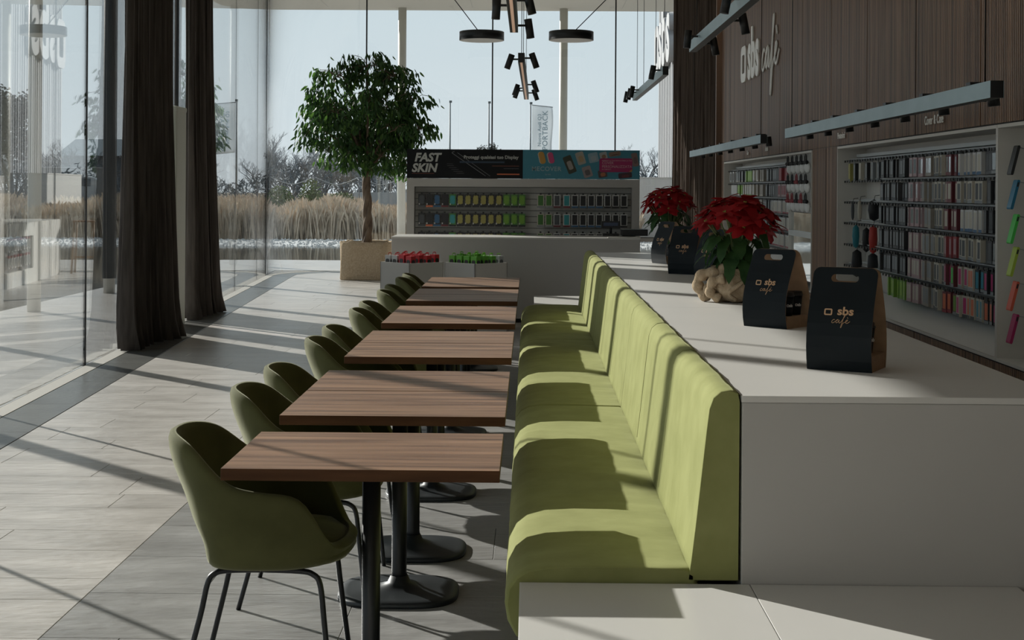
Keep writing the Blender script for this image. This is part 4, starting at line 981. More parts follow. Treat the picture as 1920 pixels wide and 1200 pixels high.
MB().bbox(-0.16, 0.16, -0.15, 0.15, 0, 0.075, 0.004, BLACKPL).obj('housing', None, t); MB().box(-0.165, 0.165, -0.152, 0.152, 0.076, 0.082, flat('g', (0.2, 0.22, 0.23))).obj('lid', None, t)

# two display bins turned 45 degrees, full of boxes
def bin_(x, y, lab, grp, kinds):
    t = thing('display_bin', lab, 'display bin', (x, y, 0), R(45), 'white display bins before the desk'); h = 0.775; s_ = 0.25
    for a in range(4):
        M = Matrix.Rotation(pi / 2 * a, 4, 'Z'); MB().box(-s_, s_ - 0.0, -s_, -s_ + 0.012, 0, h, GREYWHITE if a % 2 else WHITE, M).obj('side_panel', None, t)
    MB().box(-s_ + .013, s_ - .013, -s_ + .013, s_ - .013, 0.6, 0.7, OFFWHITE).obj('inner_floor', None, t)
    for i in range(4):
        for j in range(4):
            col, word, sp = kinds[(i, j)]
            lx = -0.175 + i * 0.116; ly = -0.185 + j * 0.12
            v = Matrix.Rotation(R(45), 3, 'Z') @ Vector((lx, ly, 0))
            mb = MB(); mb.box(-0.033, 0.033, -0.045, 0.045, 0, 0.15, col[0])
            mb.prism(ring_poly(0.05, 0.05, 0.022, 4), -0.0015, 0.0015, col[1], Matrix.Translation((0, -0.0462, 0.085)) @ Matrix.Rotation(pi / 2, 4, 'X'))
            mb.prism(ring_poly(0.05, 0.06, 0.022, 4), -0.0015, 0.0015, col[1], Matrix.Translation((-0.0342, 0, 0.085)) @ Matrix.Rotation(pi / 2, 4, 'Y'))
            mb.tube(catmull([(-0.022, 0, 0.15), (-0.02, 0, 0.172), (0, 0, 0.176), (0.02, 0, 0.172), (0.022, 0, 0.15)], 3), 0.0045, 4, col[2])
            tag(mb.obj('boxed_accessory', None, None, (x + v.x, y + v.y, 0.7 + sp), R(45)), '%s carton, %s of the %s file in the bin %s' % (word, ORDN[j], ORDN[i], lab.split(', ')[1]), 'carton', grp + ', ' + word)
RDc = (flat('boxred', (0.42, 0.012, 0.02)), flat('k', (0.012, 0.013, 0.015)), flat('boxred', (0.42, 0.012, 0.02))); WHc = (flat('boxwhite', (0.42, 0.42, 0.42)), c['k'], flat('boxred', (0.42, 0.012, 0.02)))
GRc = (flat('boxgreen', (0.10, 0.33, 0.03)), c['k'], flat('boxlime', (0.20, 0.50, 0.05))); WGc = (flat('boxwhite2', (0.36, 0.38, 0.38)), c['dg'], flat('boxlime', (0.20, 0.50, 0.05)))
kr = {(i, j): (WHc, 'white', 0) if (i == 0 and j > 1) or (i == 3 and j == 1) else (RDc, 'red', 0.01 * ((i + j) % 2)) for i in range(4) for j in range(4)}
kg = {(i, j): (WGc, 'white', 0) if (i == 3 and j < 2) else (GRc, 'green', 0.012 * ((i * j) % 2)) for i in range(4) for j in range(4)}
bin_(-1.31, 15.95, 'white display bin of red cartons, nearer the tree', 'cartons in the first bin', kr)
bin_(-0.59, 15.95, 'white display bin of green cartons, nearer the counter', 'cartons in the second bin', kg)

# low counter with cables behind the shelf unit (seen only mirrored in the glass)
t = thing('side_counter', 'white counter with a niche of cable packs, mirrored in the left glass', 'counter', (-0.62, 24.2, 0))
MB().box(-0.40, 0.45, -2.0, 2.0, 0.0, 1.0, WHITE).obj('body', None, t)
MB().box(-0.445, -0.40, -2.0, 2.0, 0.78, 1.0, WHITE).obj('upper_rail', None, t); MB().box(-0.445, -0.40, -2.0, 2.0, 0.0, 0.24, WHITE).obj('lower_rail', None, t)
MB().box(-0.445, -0.40, -0.2, 2.0, 0.24, 0.78, WHITE).obj('end_panel', None, t); MB().box(-0.402, -0.399, -2.0, -0.2, 0.24, 0.78, flat('dk', (0.12, 0.12, 0.12))).obj('niche_back', None, t)
for row in range(2):
    for k in range(8):
        mb = MB(); mb.tube(catmull([(0, 0.05 * cos(a), -0.09 + 0.085 * sin(a)) for a in [pi / 2 + 2 * pi * q / 10 for q in range(11)]], 2), 0.012, 5, c['wh']); mb.box(-0.01, 0.01, -0.03, 0.03, -0.01, 0.03, c['rd'])
        tag(mb.obj('cable_pack', None, None, (-1.05, 22.35 + k * 0.2, 0.74 - row * 0.26)), '%s coiled white cable pack in the %s row of the side counter niche' % (ORDN[k], ('upper', 'lower')[row]), 'cable', 'cable packs on the side counter')
t = thing('wooden_stool', 'wooden high stool mirrored in the left glass beside the white counter', 'stool', (-1.45, 26.5, 0))
WD = flat('stoolwood', (0.30, 0.18, 0.10))
MB().bbox(-0.2, 0.2, -0.16, 0.16, 0.94, 0.97, 0.004, WD).obj('seat', None, t)
for a in (-1, 1):
    for b in (-1, 1): MB().tube([(a * 0.17, b * 0.13, 0.94), (a * 0.21, b * 0.17, 0)], 0.018, 6, WD).obj('leg', None, t)
MB().box(-0.19, 0.19, -0.012, 0.012, 0.28, 0.31, WD).obj('stretcher', None, t)

# ------------------------------------------------------------ curtains
def curtain(a, b, z1, folds, amp_t, amp_b, mt, lab, squeeze=0.10, seed=1, flare=0.0, lean=(0, 0), leadfold=0.0):
    r = random.Random(seed); a = Vector(a); b = Vector(b); mid = (a + b) / 2; u = (b - a); L = u.length; u.normalize(); n = Vector((u.y, -u.x))
    NU = folds * 12; NZ = 26; vs = []; fs = []; ph = [r.uniform(-.5, .5) for _ in range(folds + 2)]; am = [r.uniform(.65, 1.2) for _ in range(folds + 2)]
    for j in range(NZ + 1):
        f = j / NZ; z = z1 * f; tz = f ** 0.8
        amp = amp_b + (amp_t - amp_b) * min(1, tz * 1.6); wd = 1.0 - squeeze * min(1, tz * 1.5) + flare * (1 - f) ** 6
        for k in range(NU + 1):
            q = k / NU; fi = q * folds; i0 = int(fi); aa = am[i0] + (am[i0 + 1] - am[i0]) * (fi - i0); pp = ph[i0] + (ph[i0 + 1] - ph[i0]) * (fi - i0)
            o = sin(2 * pi * fi + pp * 1.2) * amp * aa + 0.25 * amp * sin(4 * pi * fi + 1.3 * pp + f * 2)
            s_ = (q - 0.5) * L * wd + 0.02 * sin(4 * pi * fi) + 0.012 * sin(fi * 5 + z * 1.5)
            puddle = 0.0
            if f < 0.05: puddle = 0.035 * (1 - f / 0.05) * (1 + 0.6 * sin(fi * 7.3))
            p = mid + u * s_ + n * (o + puddle)
            vs.append((p.x + lean[0] * (1 - f), p.y + lean[1] * (1 - f), max(z, 0.004) + (0.006 * sin(fi * 3) if j == 0 else 0) + 0.006))
    W = NU + 1
    for j in range(NZ):
        for k in range(NU): fs.append((j * W + k, j * W + k + 1, (j + 1) * W + k + 1, (j + 1) * W + k))
    me = subsurf(MB().add(vs, fs, mt, True).mesh('curtain'), 0, 0.006, 0)
    for p in me.polygons: p.use_smooth = True
    o = put('curtain', me); tag(o, lab, 'curtain'); return o
curtain((-3.94, 13.75), (-3.85, 15.22), ZC - 0.03, 8, 0.065, 0.125, CURTAIN, 'dark pleated floor-length curtain nearer the camera, left of the cream door frame', 0.13, 4, 0.05, (0.02, -0.02))
curtain((-4.14, 16.98), (-4.08, 18.30), ZC - 0.03, 7, 0.065, 0.13, CURTAIN, 'dark pleated floor-length curtain farther off, right of the cream door frame', 0.17, 9, 0.10, (0.04, 0.02))
curtain((2.93, 22.5), (2.78, 26.9), ZC - 0.03, 24, 0.075, 0.10, CURTAINB, 'brown pleated curtain along the right side, beyond the wood wall', 0.0, 14, 0.0)
for a, b, l in (((-4.0, 13.5), (-4.17, 18.7), 'black curtain track over the two dark curtains'), ((2.93, 22.3), (2.80, 27.0), 'black curtain track over the brown curtain')):
    tag(MB().tube([(a[0], a[1], ZC - 0.016), (b[0], b[1], ZC - 0.016)], 0.014, 6, BLACKPL).obj('curtain_track'), l, 'curtain track')

# ------------------------------------------------------------ potted ficus
TX, TY_ = -2.86, 25.0
t = thing('burlap_planter', 'large square planter wrapped in burlap under the ficus tree', 'planter', (TX + 0.02, TY_, 0))
K = 48; vs = []; fs = []; prof = [(0.97, 0.0), (1.0, 0.02), (0.985, 0.2), (0.975, 0.4), (0.98, 0.58), (0.99, 0.645), (0.95, 0.665), (0.86, 0.655), (0.80, 0.60)]
for j, (s_, z) in enumerate(prof):
    for k in range(K):
        a = 2 * pi * k / K; cc_, ss_ = cos(a), sin(a); ex = 2 / 5.0; x = 0.455 * math.copysign(abs(cc_) ** ex, cc_); y = 0.455 * math.copysign(abs(ss_) ** ex, ss_)
        f = s_ * (1 + 0.012 * sin(5 * a + j * .6) + 0.008 * sin(11 * a - j)); vs.append((x * f, y * f, z + (0.012 * sin(6 * a) + 0.01 * sin(13 * a) if j in (5, 6) else 0)))
for j in range(len(prof) - 1):
    for k in range(K): fs.append((j*K + k, j*K + (k+1) % K, (j+1)*K + (k+1) % K, (j+1)*K + k))
fs.append(tuple(reversed(range(K))))
put('burlap_cloth', recalc(MB().add(vs, fs, BURLAP, True).mesh('burlap_cloth')), t)
MB().box(-0.36, 0.36, -0.36, 0.36, 0.02, 0.60, flat('soil', (0.03, 0.02, 0.014), 0.9)).obj('soil', None, t)
t = thing('ficus_tree', 'tall ficus tree with a twisted trunk and drooping glossy leaves in the burlap planter', 'tree', (TX, TY_, 0.6))
rt = random.Random(12)
mb = MB()
for s_ in range(3):
    P = []; RR = []
    for k in range(26):
        f = k / 25; a = s_ * 2.094 + f * 7.5; rad_ = 0.036 * (1 - 0.2 * f) ; P.append((rad_ * cos(a) + 0.02 * sin(f * 5) + 0.015 * f, rad_ * sin(a), f * 1.30)); RR.append((0.058 - 0.012 * f) * (1 + 0.10 * sin(f * 19 + s_ * 2)))
    mb.tube(P, RR, 9, BARK)
mb.obj('trunk', None, t)
cz = 2.95 - 0.6; lobes = []
# branch tips grouped in lobes: (x, y, z, radius) relative to the tree base
LB = [(-0.55, 0, 2.95, .42), (0.0, 0.1, 3.15, .42), (0.50, -.1, 2.95, .36), (-0.85, .05, 2.50, .38), (0.85, 0, 2.55, .38), (-0.95, -.1, 2.02, .30), (-0.45, .2, 2.30, .48), (0.35, -.2, 2.4, .50), (1.02, .05, 2.05, .30),
      (0.72, .1, 1.85, .36), (-0.55, -.15, 1.75, .36), (0.02, .25, 1.85, .42), (0.30, -.3, 1.55, .30), (-0.2, -.35, 1.55, .28), (0.80, .2, 1.45, .24), (-0.1, .55, 2.4, .4), (0.1, -.55, 2.5, .4), (-0.5, .5, 2.0, .35), (0.5, .5, 2.1, .35), (-0.5, -.5, 2.3, .35), (0.55, -.45, 2.0, .32)]
br = MB()
LB = [(x * .95, y * .95, z, r_ * .96) for x, y, z, r_ in LB]
for (x, y, z, r_) in LB:
    P = catmull([(0.02, 0, 1.22), (x * .3, y * .3, 1.22 + (z - 1.22) * .5), (x * .75, y * .75, z - 0.06), (x, y, z)], 5)
    n = len(P); br.tube(P, [0.026 * (1 - k / n) + 0.006 for k in range(n)], 6, BARK)
lfm = [leaf_mesh('leaf', 1.0, 0.30, m, d, False, 0.2) for m in (LEAF, LEAFB) for d in (0.15, 0.4)]
fol = MB(); tips = []
for (x, y, z, r_) in LB:
    for q in range(int(16 * r_ / 0.4)):
        a = rt.uniform(0, 2 * pi); b = math.asin(rt.uniform(-.75, 1)); rr_ = r_ * rt.uniform(0.55, 1.05)
        p = Vector((x + rr_ * cos(b) * cos(a), y + rr_ * cos(b) * sin(a), z + rr_ * sin(b) * 0.9))
        br.tube([(x, y, z), ((x + p.x) / 2, (y + p.y) / 2, (z + p.z) / 2 + 0.06), tuple(p)], 0.005, 4, BARK)
        tips.append((p, Vector((p.x - x, p.y - y, 0)).normalized()))
br.obj('branches', None, t)
LV = []
for (p, out) in tips:
    for k in range(rt.randint(19, 27)):
        o = Vector((rt.gauss(0, .075), rt.gauss(0, .075), rt.uniform(-.17, .05)))
        d = (out * rt.uniform(-0.1, 0.8) + Vector((rt.uniform(-.5, .5), rt.uniform(-.5, .5), -rt.uniform(0.5, 1.6)))).normalized()
        LV.append((p + o, d, rt.uniform(0.10, 0.17), rt.random()))
rt.shuffle(LV); LV.sort(key=lambda q: (-1 if q[0].y < -0.25 and q[2] > 0.155 else 0))
def leafM(p, d, s_, rnd):
    side = d.cross(Vector((cos(rnd * 6.28), sin(rnd * 6.28), 0.3))).normalized(); nn = d.cross(side)
    return Matrix.Translation(p) @ Matrix(((d.x, side.x, nn.x, 0), (d.y, side.y, nn.y, 0), (d.z, side.z, nn.z, 0), (0, 0, 0, 1))) @ Matrix.Scale(s_, 4)
for k, (p, d, s_, rnd) in enumerate(LV):
    bright = rnd > 0.80 or (p.z < 1.7 and rnd > 0.55)
    if k < 290:
        o = put('leaf', lfm[(2 if bright else 0) + (k % 2)], t); o.matrix_local = leafM(p, d, s_, rnd)
    else:
        w2 = 0.15; M = leafM(p, d, s_, rnd)
        fol.add([(0, 0, 0), (0.3, w2, 0.02), (0.72, w2 * .8, -0.04), (1, 0, -0.15), (0.72, -w2 * .8, -0.04), (0.3, -w2, 0.02)], [(0, 1, 5), (1, 2, 4, 5), (2, 3, 4)], LEAFB if bright else LEAF, False, M)
tag(fol.obj('foliage', None, t), kind='stuff')

# ------------------------------------------------------------ lights
def cyl(mb, p, d, r_, L, mt, n=14):
    d = Vector(d).normalized(); q = d.to_track_quat('Z', 'Y').to_matrix().to_4x4()
    return mb.lathe([(r_, 0), (r_, L)], n, mt, Matrix.Translation(p) @ q, smooth=True)
def spot_side(t, x, y, z, sgn, tilt=0.25, aim=(0, 0)):
    """cylinder spotlight held beside the bar by a short bracket"""
    mb = MB(); mb.box(min(0, sgn * 0.075), max(0, sgn * 0.075), -0.008, 0.008, -0.008, 0.008, BLACKPL)
    d = Vector((sgn * tilt + aim[0], aim[1], -1)).normalized(); c0 = Vector((sgn * 0.085, 0, 0)) - d * 0.05
    cyl(mb, c0, d, 0.031, 0.15, BLACKPL)
    return mb.obj('spotlight', None, t, (x, y, z))
def bar(name_lab, x, ya, yb, z0, z1, xw=0.06, cables=(), strip=False, x2=None, grp='black spotlight bars'):
    x2 = x if x2 is None else x2; t = thing('light_bar', name_lab, 'ceiling light', (x, ya, z0), atan2(-(x2 - x), yb - ya), grp); L = sqrt((yb - ya) ** 2 + (x2 - x) ** 2); h = z1 - z0
    MB().box(-xw/2, xw/2, 0, L, 0, h, BLACKMETAL).obj('core', None, t)
    MB().box(-xw/2 - 0.0015, -xw/2, 0.0, L, 0.0, h, BARMETAL).obj('side_plate', None, t)
    MB().box(xw/2, xw/2 + 0.0015, 0, L, 0, h, BARMETAL).obj('side_plate', None, t)
    if strip: MB().box(-0.011, 0.011, 0.03, L - 0.03, -0.002, 0.001, WARMSTRIP).obj('light_strip', None, t)
    for cy in cables: MB().tube([(0, cy, h), (0, cy, ZC - z0)], 0.0035, 5, BLACKPL).obj('cable', None, t)
    return t, L
yb_list = [13.2, 12.4, 11.57, 10.72, 9.86, 8.94, 7.98]
for lab, ya, yb, ys, cab in (('long spotlight bar over the aisle before the nearer wall niche', 7.64, 13.75, yb_list, (0.2, 5.95)),
                             ('spotlight bar over the aisle before the farther wall niche', 15.2, 21.9, [15.45, 16.4, 17.4, 18.4, 19.4, 20.4, 21.3], (0.2, 6.5))):
    t, L = bar(lab, 2.5, ya, yb, 2.105, 2.197, 0.07, cab, grp='spotlight bars along the wood wall')
    for y in ys:
        mb = MB(); mb.box(-0.045, 0.06, -0.02, 0.06, 0.092, 0.108, BLACKPL); mb.box(0.04, 0.055, 0.0, 0.03, 0.0, 0.1, BLACKPL)
        cyl(mb, (0.09, 0.02, 0.08), (0.12, 0.0, -1), 0.034, 0.105, BLACKPL); mb.obj('spotlight', None, t, (0, y - ya, 0))
t, L = bar('spotlight bar above the counter at the top edge of the picture, running towards the camera', 1.44, 6.4, 12.6, 2.82, 2.912, 0.06, (0.3, 5.9), grp='spotlight bars above the tables')
spot_side(t, -0.03, 5.55, 0.07, -1, 0.1); spot_side(t, -0.03, 3.2, 0.07, -1, 0.2)
for y in (6.05, 4.4): 
    spot_side(t, 0.03, y - 0.4, 0.02, 1, 0.2)
t, L = bar('short slanting-looking spotlight bar before the brown curtain', 1.44, 15.1, 19.5, 2.82, 2.912, 0.06, (0.15, 1.2, 2.9, 4.0), grp='spotlight bars above the tables')
for y in (4.35, 3.75, 3.3, 0.25): spot_side(t, -0.03, y, 0.07, -1, 0.2)
t, L = bar('black spotlight bar with a warm strip underneath, top centre over the tables', -0.125, 5.6, 11.1, 2.82, 2.912, 0.06, (0.4, 5.1), True, grp='spotlight bars above the tables')
spot_side(t, -0.03, 4.55, 0.09, -1, 0.06); spot_side(t, 0.03, 4.35, 0.10, 1, 0.25); spot_side(t, 0.03, 5.45, 0.05, 1, 0.15)
t, L = bar('black spotlight bar with a warm strip underneath, hanging lower in view between the ring lamps', -0.083, 13.7, 19.4, 2.82, 2.912, 0.06, (0.2, 1.8, 5.2), True, -0.044, grp='spotlight bars above the tables')
for y in (0.35, 4.4, 4.9): spot_side(t, -0.03, y + 0.1, 0.07, -1, 0.35)
for y in (0.1, 3.6, 5.1): spot_side(t, 0.03, y, 0.05, 1, 0.35)
def ring_lamp(x, y, z, x2, lab):
    t = thing('ring_lamp', lab, 'ceiling light', (x, y, z), 0, 'round black pendant lamps')
    MB().lathe([(0.395, 0.0), (0.403, 0.0), (0.403, 0.15), (0.395, 0.155), (0.05, 0.157)], 48, BLACKMETAL).obj('drum', None, t)
    MB().lathe([(0.393, -0.003), (0.39, 0.004)], 48, LAMPWHITE, smooth=False).obj('diffuser', None, t)
    MB().tube([(0.05 * (1 if x2 > x else -1), 0, 0.155), (x2 - x, 0, ZC - z - 0.02)], 0.009, 6, BLACKMETAL).obj('rod', None, t)
    MB().lathe([(0.05, ZC - z - 0.03), (0.05, ZC - z)], 16, BLACKMETAL, Matrix.Translation((x2 - x, 0, 0))).obj('ceiling_rose', None, t)
    MB().tube(catmull([(x2 - x, 0, ZC - z - 0.02), (x2 - x + (0.12 if x2 < x else -0.12), 0, ZC - z - 0.15), (x2 - x + (0.22 if x2 < x else -0.22), 0, ZC - z - 0.22)], 5), 0.004, 5, BLACKMETAL).obj('cable', None, t)
ring_lamp(-0.87, 25.6, 4.27, -1.62, 'round black drum pendant lamp left of the central spotlight bars')
ring_lamp(0.74, 25.6, 4.28, 1.68, 'round black drum pendant lamp right of the central spotlight bars')
t = thing('security_camera', 'small white spotlight camera on the ceiling above the left glass', 'camera', ((513 - 992) * 26.5 / 2667, 26.5, ZC))
MB().lathe([(0.05, -0.02), (0.05, 0.0)], 16, WHITE).obj('mount', None, t); cyl(MB(), (0, 0, -0.04), (0, -0.2, -1), 0.045, 0.14, WHITE).obj('housing', None, t); cyl(MB(), (0, -0.03, -0.175), (0, -0.2, -1), 0.04, 0.03, BLACKPL).obj('lens', None, t)
tag(MB().tube([(0, 0, 0), (0, 0, 2.0)], 0.006, 6, BLACKPL).obj('hanging_cable', None, None, ((1153 - 992) * 22.0 / 2667, 22.0, ZC - 2.0)), 'thin black cable hanging from the ceiling, right of the right ring lamp', 'cable')

# ------------------------------------------------------------ wall lettering
def on_wall(me, y, z, lab, cat, d=0.0, name='wall_lettering', par=None):
    o = put(name, me, par)
    face_xf(o, Vector((WX - 0.012 - d, y, z)), (0, -1, 0), (0, 0, 1))
    if lab: tag(o, lab, cat)
    return o
sign = thing('cafe_sign', 'large pale sbs café lettering high on the wood wall', 'sign', (0, 0, 0))
on_wall(square_mark(0.50, 0.12, 0.02, 0.92).mesh('square_mark', LETTERW), 19.90, 3.36, None, None, par=sign, name='square_mark')
_t = text_mesh('sbs', 0.93, 0.02, 0.032, 0, LETTERW, sx=0.80); _m = min(v.co.y for v in _t.vertices)
for v in _t.vertices: v.co.y -= _m
on_wall(_t, 19.04, 3.10, None, None, par=sign, name='bold_letters')
on_wall(cafe_mb(0.38, 0.026, LETTERW, 1.0, 1.02).mesh('cafe_script'), 17.70, 3.13, None, None, par=sign, name='script_letters')
on_wall(text_mesh('Cover & Case', 0.095, 0.004, 0.001, 0, LETTERW, sx=0.9), 10.55, 2.13, 'small white Cover & Case lettering above the nearer wall niche', 'sign')
on_wall(text_mesh('Protezioni', 0.085, 0.004, 0.001, 0, LETTERW, sx=0.9), 13.67, 2.13, 'small white Protezioni lettering at the far corner of the nearer niche', 'sign')
on_wall(text_mesh('Cavi', 0.085, 0.004, 0.001, 0, LETTERW), 19.5, 2.115, 'tiny white lettering above the middle of the farther niche', 'sign')
on_wall(text_mesh('Audio', 0.085, 0.004, 0.001, 0, LETTERW), 17.95, 2.125, 'tiny white lettering above the near part of the farther niche', 'sign')

# ------------------------------------------------------------ outside
ODRT = noisy('field_earth', (0.13, 0.10, 0.07), (0.20, 0.16, 0.11), nscale=0.4, rough=0.95, coord='World')
mb = MB(); mb.box(-260, 260, 43.4, 420, -0.5, -0.02, ODRT); mb.box(-260, -30, -60, 43.4, -0.5, -0.02, ODRT); mb.box(14, 260, -60, 43.4, -0.5, -0.02, ODRT); mb.box(-30, 14, -60, -5, -0.5, -0.02, ODRT)
tag(mb.obj('ground'), kind='structure')
mb = MB(); mb.box(-30, 14, -5, 43.5, -0.6, -0.5, ODRT); tag(mb.obj('pond_bed'), kind='structure')
wm = noisy('pond_water', (0.05, 0.055, 0.05), (0.08, 0.08, 0.07), nscale=0.5, rough=0.06, bump=0.10, bscale=6, coord='World', spec=0.6)
tag(MB().box(-30, 14, -5, 41.5, -0.14, -0.05, wm).obj('pond_water'), kind='structure')
ter = tag(MB().box(-6.73, 14, -4.5, 31.4, -0.5, -0.008, GROUT).obj('terrace_ground'), kind='structure')
tf = MB(); ro = random.Random(5); y = -4.4
while y < 31.3:
    h_ = ro.choice((0.30, 0.45, 0.36)); yb = min(y + h_, 31.4); x = -6.73
    first = True
    while x < 6:
        ln = ro.uniform(.3, 1.2) if first else 1.2; first = False; xb = min(x + ln, 6)
        if yb < YF + 0.05 and yb > -4:
            lim = XL(yb) - 0.02 if yb < 25.6 else XL(yb) - 0.02
            if x >= lim - 0.05: break
            xb = min(xb, lim)
        chamfer_tile(tf, [(x, y), (xb, y), (xb, yb), (x, yb)], 0.001, 0.001, -0.002, LIGHT_TILE); x = xb
    y = yb
tag(tf.obj('terrace_tiles', None, ter), kind='stuff')
# gravel bank: small pale stones over a pale bed
GRV = noisy('gravel', (0.34, 0.34, 0.33), (0.62, 0.62, 0.60), nscale=9, rough=0.9, coord='World', bump=0.6, bscale=20)
mb = MB(); mb.add([(-30, 39.4, -0.12), (14, 39.4, -0.12), (14, 41.3, 0.03), (-30, 41.3, 0.03), (14, 43.6, 0.0), (-30, 43.6, 0.0)], [(0, 1, 2, 3), (3, 2, 4, 5)], GRV)
rg = random.Random(8)
for k in range(5000):
    x = rg.uniform(-24, 8); y = rg.uniform(39.5, 42.6); s_ = rg.uniform(0.02, 0.06); z = -0.11 + min(1, (y - 39.4) / 1.9) * 0.14; a = rg.uniform(0, 1.5)
    mb.add([(x + s_ * cos(a), y + s_ * sin(a), z), (x - s_ * sin(a), y + s_ * cos(a), z), (x - s_ * cos(a), y - s_ * sin(a), z), (x + s_ * sin(a), y - s_ * cos(a), z), (x, y, z + s_)], [(0, 1, 4), (1, 2, 4), (2, 3, 4), (3, 0, 4)], GRV)
tag(mb.obj('gravel'), 'pale gravel bank between the pond and the reeds', 'gravel', kind='stuff')
# reeds
RD = noisy('dry_reed', (0.42, 0.33, 0.24), (0.66, 0.56, 0.44), nscale=3, rough=0.9, coord='World', island=0.25)
mb = MB(); vs = []; fs = []
for k in range(46000):
    x = rg.uniform(-27, 3.4); y = 43.6 + 7.5 * rg.random() ** 1.3; h_ = rg.uniform(0.75, 1.22) * (0.9 + 0.12 * sin(x * 1.7) + 0.08 * sin(x * 5.1 + y)); a = rg.uniform(0, pi); w_ = rg.uniform(0.012, 0.028); lx = rg.uniform(-.22, .22); ly = rg.uniform(-.15, .15)
    cx_, sx_ = cos(a) * w_, sin(a) * w_; o = len(vs)
    vs += [(x - cx_, y - sx_, -0.02), (x + cx_, y + sx_, -0.02), (x + lx * .5 + cx_, y + ly * .5 + sx_, h_ * .7), (x + lx * .5 - cx_, y + ly * .5 - sx_, h_ * .7), (x + lx + cx_ * 1.6, y + ly, h_), (x + lx * 1.3, y + ly, h_ * 1.08)]
    fs += [(o, o+1, o+2, o+3), (o+3, o+2, o+4), (o+3, o+4, o+5)]
mb.add(vs, fs, RD)
tag(mb.obj('reeds'), 'dense band of dry tan reeds beyond the pond', 'reeds', kind='stuff')
# bare trees
TWIG = mat('winter_twig', (0.19, 0.205, 0.22), 0.95); TWIGB = mat('winter_trunk', (0.14, 0.145, 0.15), 0.95)
def bare(seed, H, spread=0.55, depth=5, kids=4, leafy=None):
    r = random.Random(seed); tr = MB(); tw = MB()
    def grow(p, d, L, rad_, lv):
        q = p + d * L * 0.55 + Vector((r.uniform(-.04, .04), r.uniform(-.04, .04), 0)) * L; e_ = q + (d + Vector((r.uniform(-.15, .15), r.uniform(-.15, .15), .1))).normalized() * L * 0.45
        if lv >= 3:
            s_ = Vector((-(e_ - p).y, (e_ - p).x, 0)); s_ = s_.normalized() * rad_ if s_.length > 1e-4 else Vector((rad_, 0, 0))
            a = r.random() * pi; s2 = Vector((cos(a), sin(a), 0)) * rad_
            tw.add([p - s2, p + s2, q + s2 * .7, q - s2 * .7, e_], [(0, 1, 2, 3), (3, 2, 4)], TWIG)
        else: tr.tube([p, q, e_], [rad_, rad_ * .8, rad_ * .6], 5, TWIGB)
        if leafy and lv >= 3:
            for _ in range(3):
                c0 = e_ + Vector((r.gauss(0, .12), r.gauss(0, .12), r.gauss(0, .12))); s_ = 0.07; u = Vector((r.uniform(-1, 1), r.uniform(-1, 1), r.uniform(-1, 1))).normalized() * s_; v = u.orthogonal().normalized() * s_ * .6
                tw.add([c0 - u, c0 + v, c0 + u, c0 - v], [(0, 1, 2, 3)], leafy)
        if lv < depth:
            n = kids + (1 if lv == 0 else 0)
            for k in range(n):
                f = 0.45 + 0.6 * (k + r.random()) / n; f = min(f, 1.0); b = p + (e_ - p) * f if f < 1 else e_
                a = r.uniform(0, 2 * pi); sp = spread * r.uniform(0.6, 1.2); side = Vector((cos(a), sin(a), 0))
                grow(b, (d + side * sp * 1.3 + Vector((0, 0, 0.15))).normalized(), L * r.uniform(0.48, 0.66), rad_ * (0.52 if lv < 2 else 0.62), lv + 1)
    grow(Vector((0, 0, 0)), Vector((0, 0, 1)), H * 0.40, H * 0.018, 0)
    return tr.mesh('trunk'), tw.mesh('twigs')
TR = [bare(31, 6, .55, 5, 4), bare(32, 6, .7, 5, 4), bare(33, 6, .45, 5, 4)]
FAR_LEAF = mat('far_evergreen', (0.030, 0.040, 0.032), 0.9)
EV = bare(41, 6, .5, 5, 4, FAR_LEAF)
def px(x, Y): return (x - 992) * Y / 2667
def zz_(y, Y): return 1.6 + (354 - y) * Y / 2667
trees = []
def tree(X, Y, H, k, lab, grp='bare winter trees beyond the reeds', rz=0.0):
    me = EV if k == 'e' else TR[k]; t = thing('evergreen_tree' if k == 'e' else 'bare_tree', lab, 'tree', (X, Y, -0.1), rz, grp); t.scale = (H / 6 * 1.1, H / 6 * 1.1, H / 6)
    put('trunk', me[0], t); tag(put('twigs', me[1], t), kind='stuff')
for k in range(26):     # the wood left of the ficus
    X = px(395 + k * 13.6, 74) + rg.uniform(-.6, .6); Y = 68 + rg.uniform(0, 22); h_ = 5.3 - k * 0.05 + rg.uniform(-.5, .6)
    if k < 9: h_ += 1.0
    tree(X * Y / 74, Y, h_, k % 3, 'bare grey tree in the wood between the dark curtain and the ficus', 'bare trees of the wood beyond the reeds', rg.uniform(0, 6))
for (x_, Y, ytop, k, lab) in ((905, 88, 248, 'e', 'dark evergreen tree above the FAST SKIN banner'), (1086, 92, 258, 0, 'bare tree just right of the right terrace column'), (1140, 95, 266, 1, 'low bare tree between the right column and the white facade'),
                              (1185, 85, 252, 2, 'bare tree above the pink label of the banner'), (1212, 84, 228, 0, 'tallest bare tree beside the white facade'), (1000, 100, 270, 1, 'low bare tree behind the flag'), (815, 100, 262, 2, 'low bare tree behind the right side of the ficus')):
    tree(px(x_, Y), Y, zz_(ytop, Y) + 0.1, k, lab, rz=rg.uniform(0, 6))
for k in range(9):      # more of the wood seen through the left glass
    Y = rg.uniform(60, 85); x_ = -20 + k * 22
    tree(px(x_, Y), Y, rg.uniform(4.0, 5.0), k % 3, 'bare grey tree far off behind the left glass', 'far bare trees behind the left glass', rg.uniform(0, 6))
tree(px(20, 58), 58, 6.8, 'e', 'tall dark evergreen tree at the left edge behind the glass')
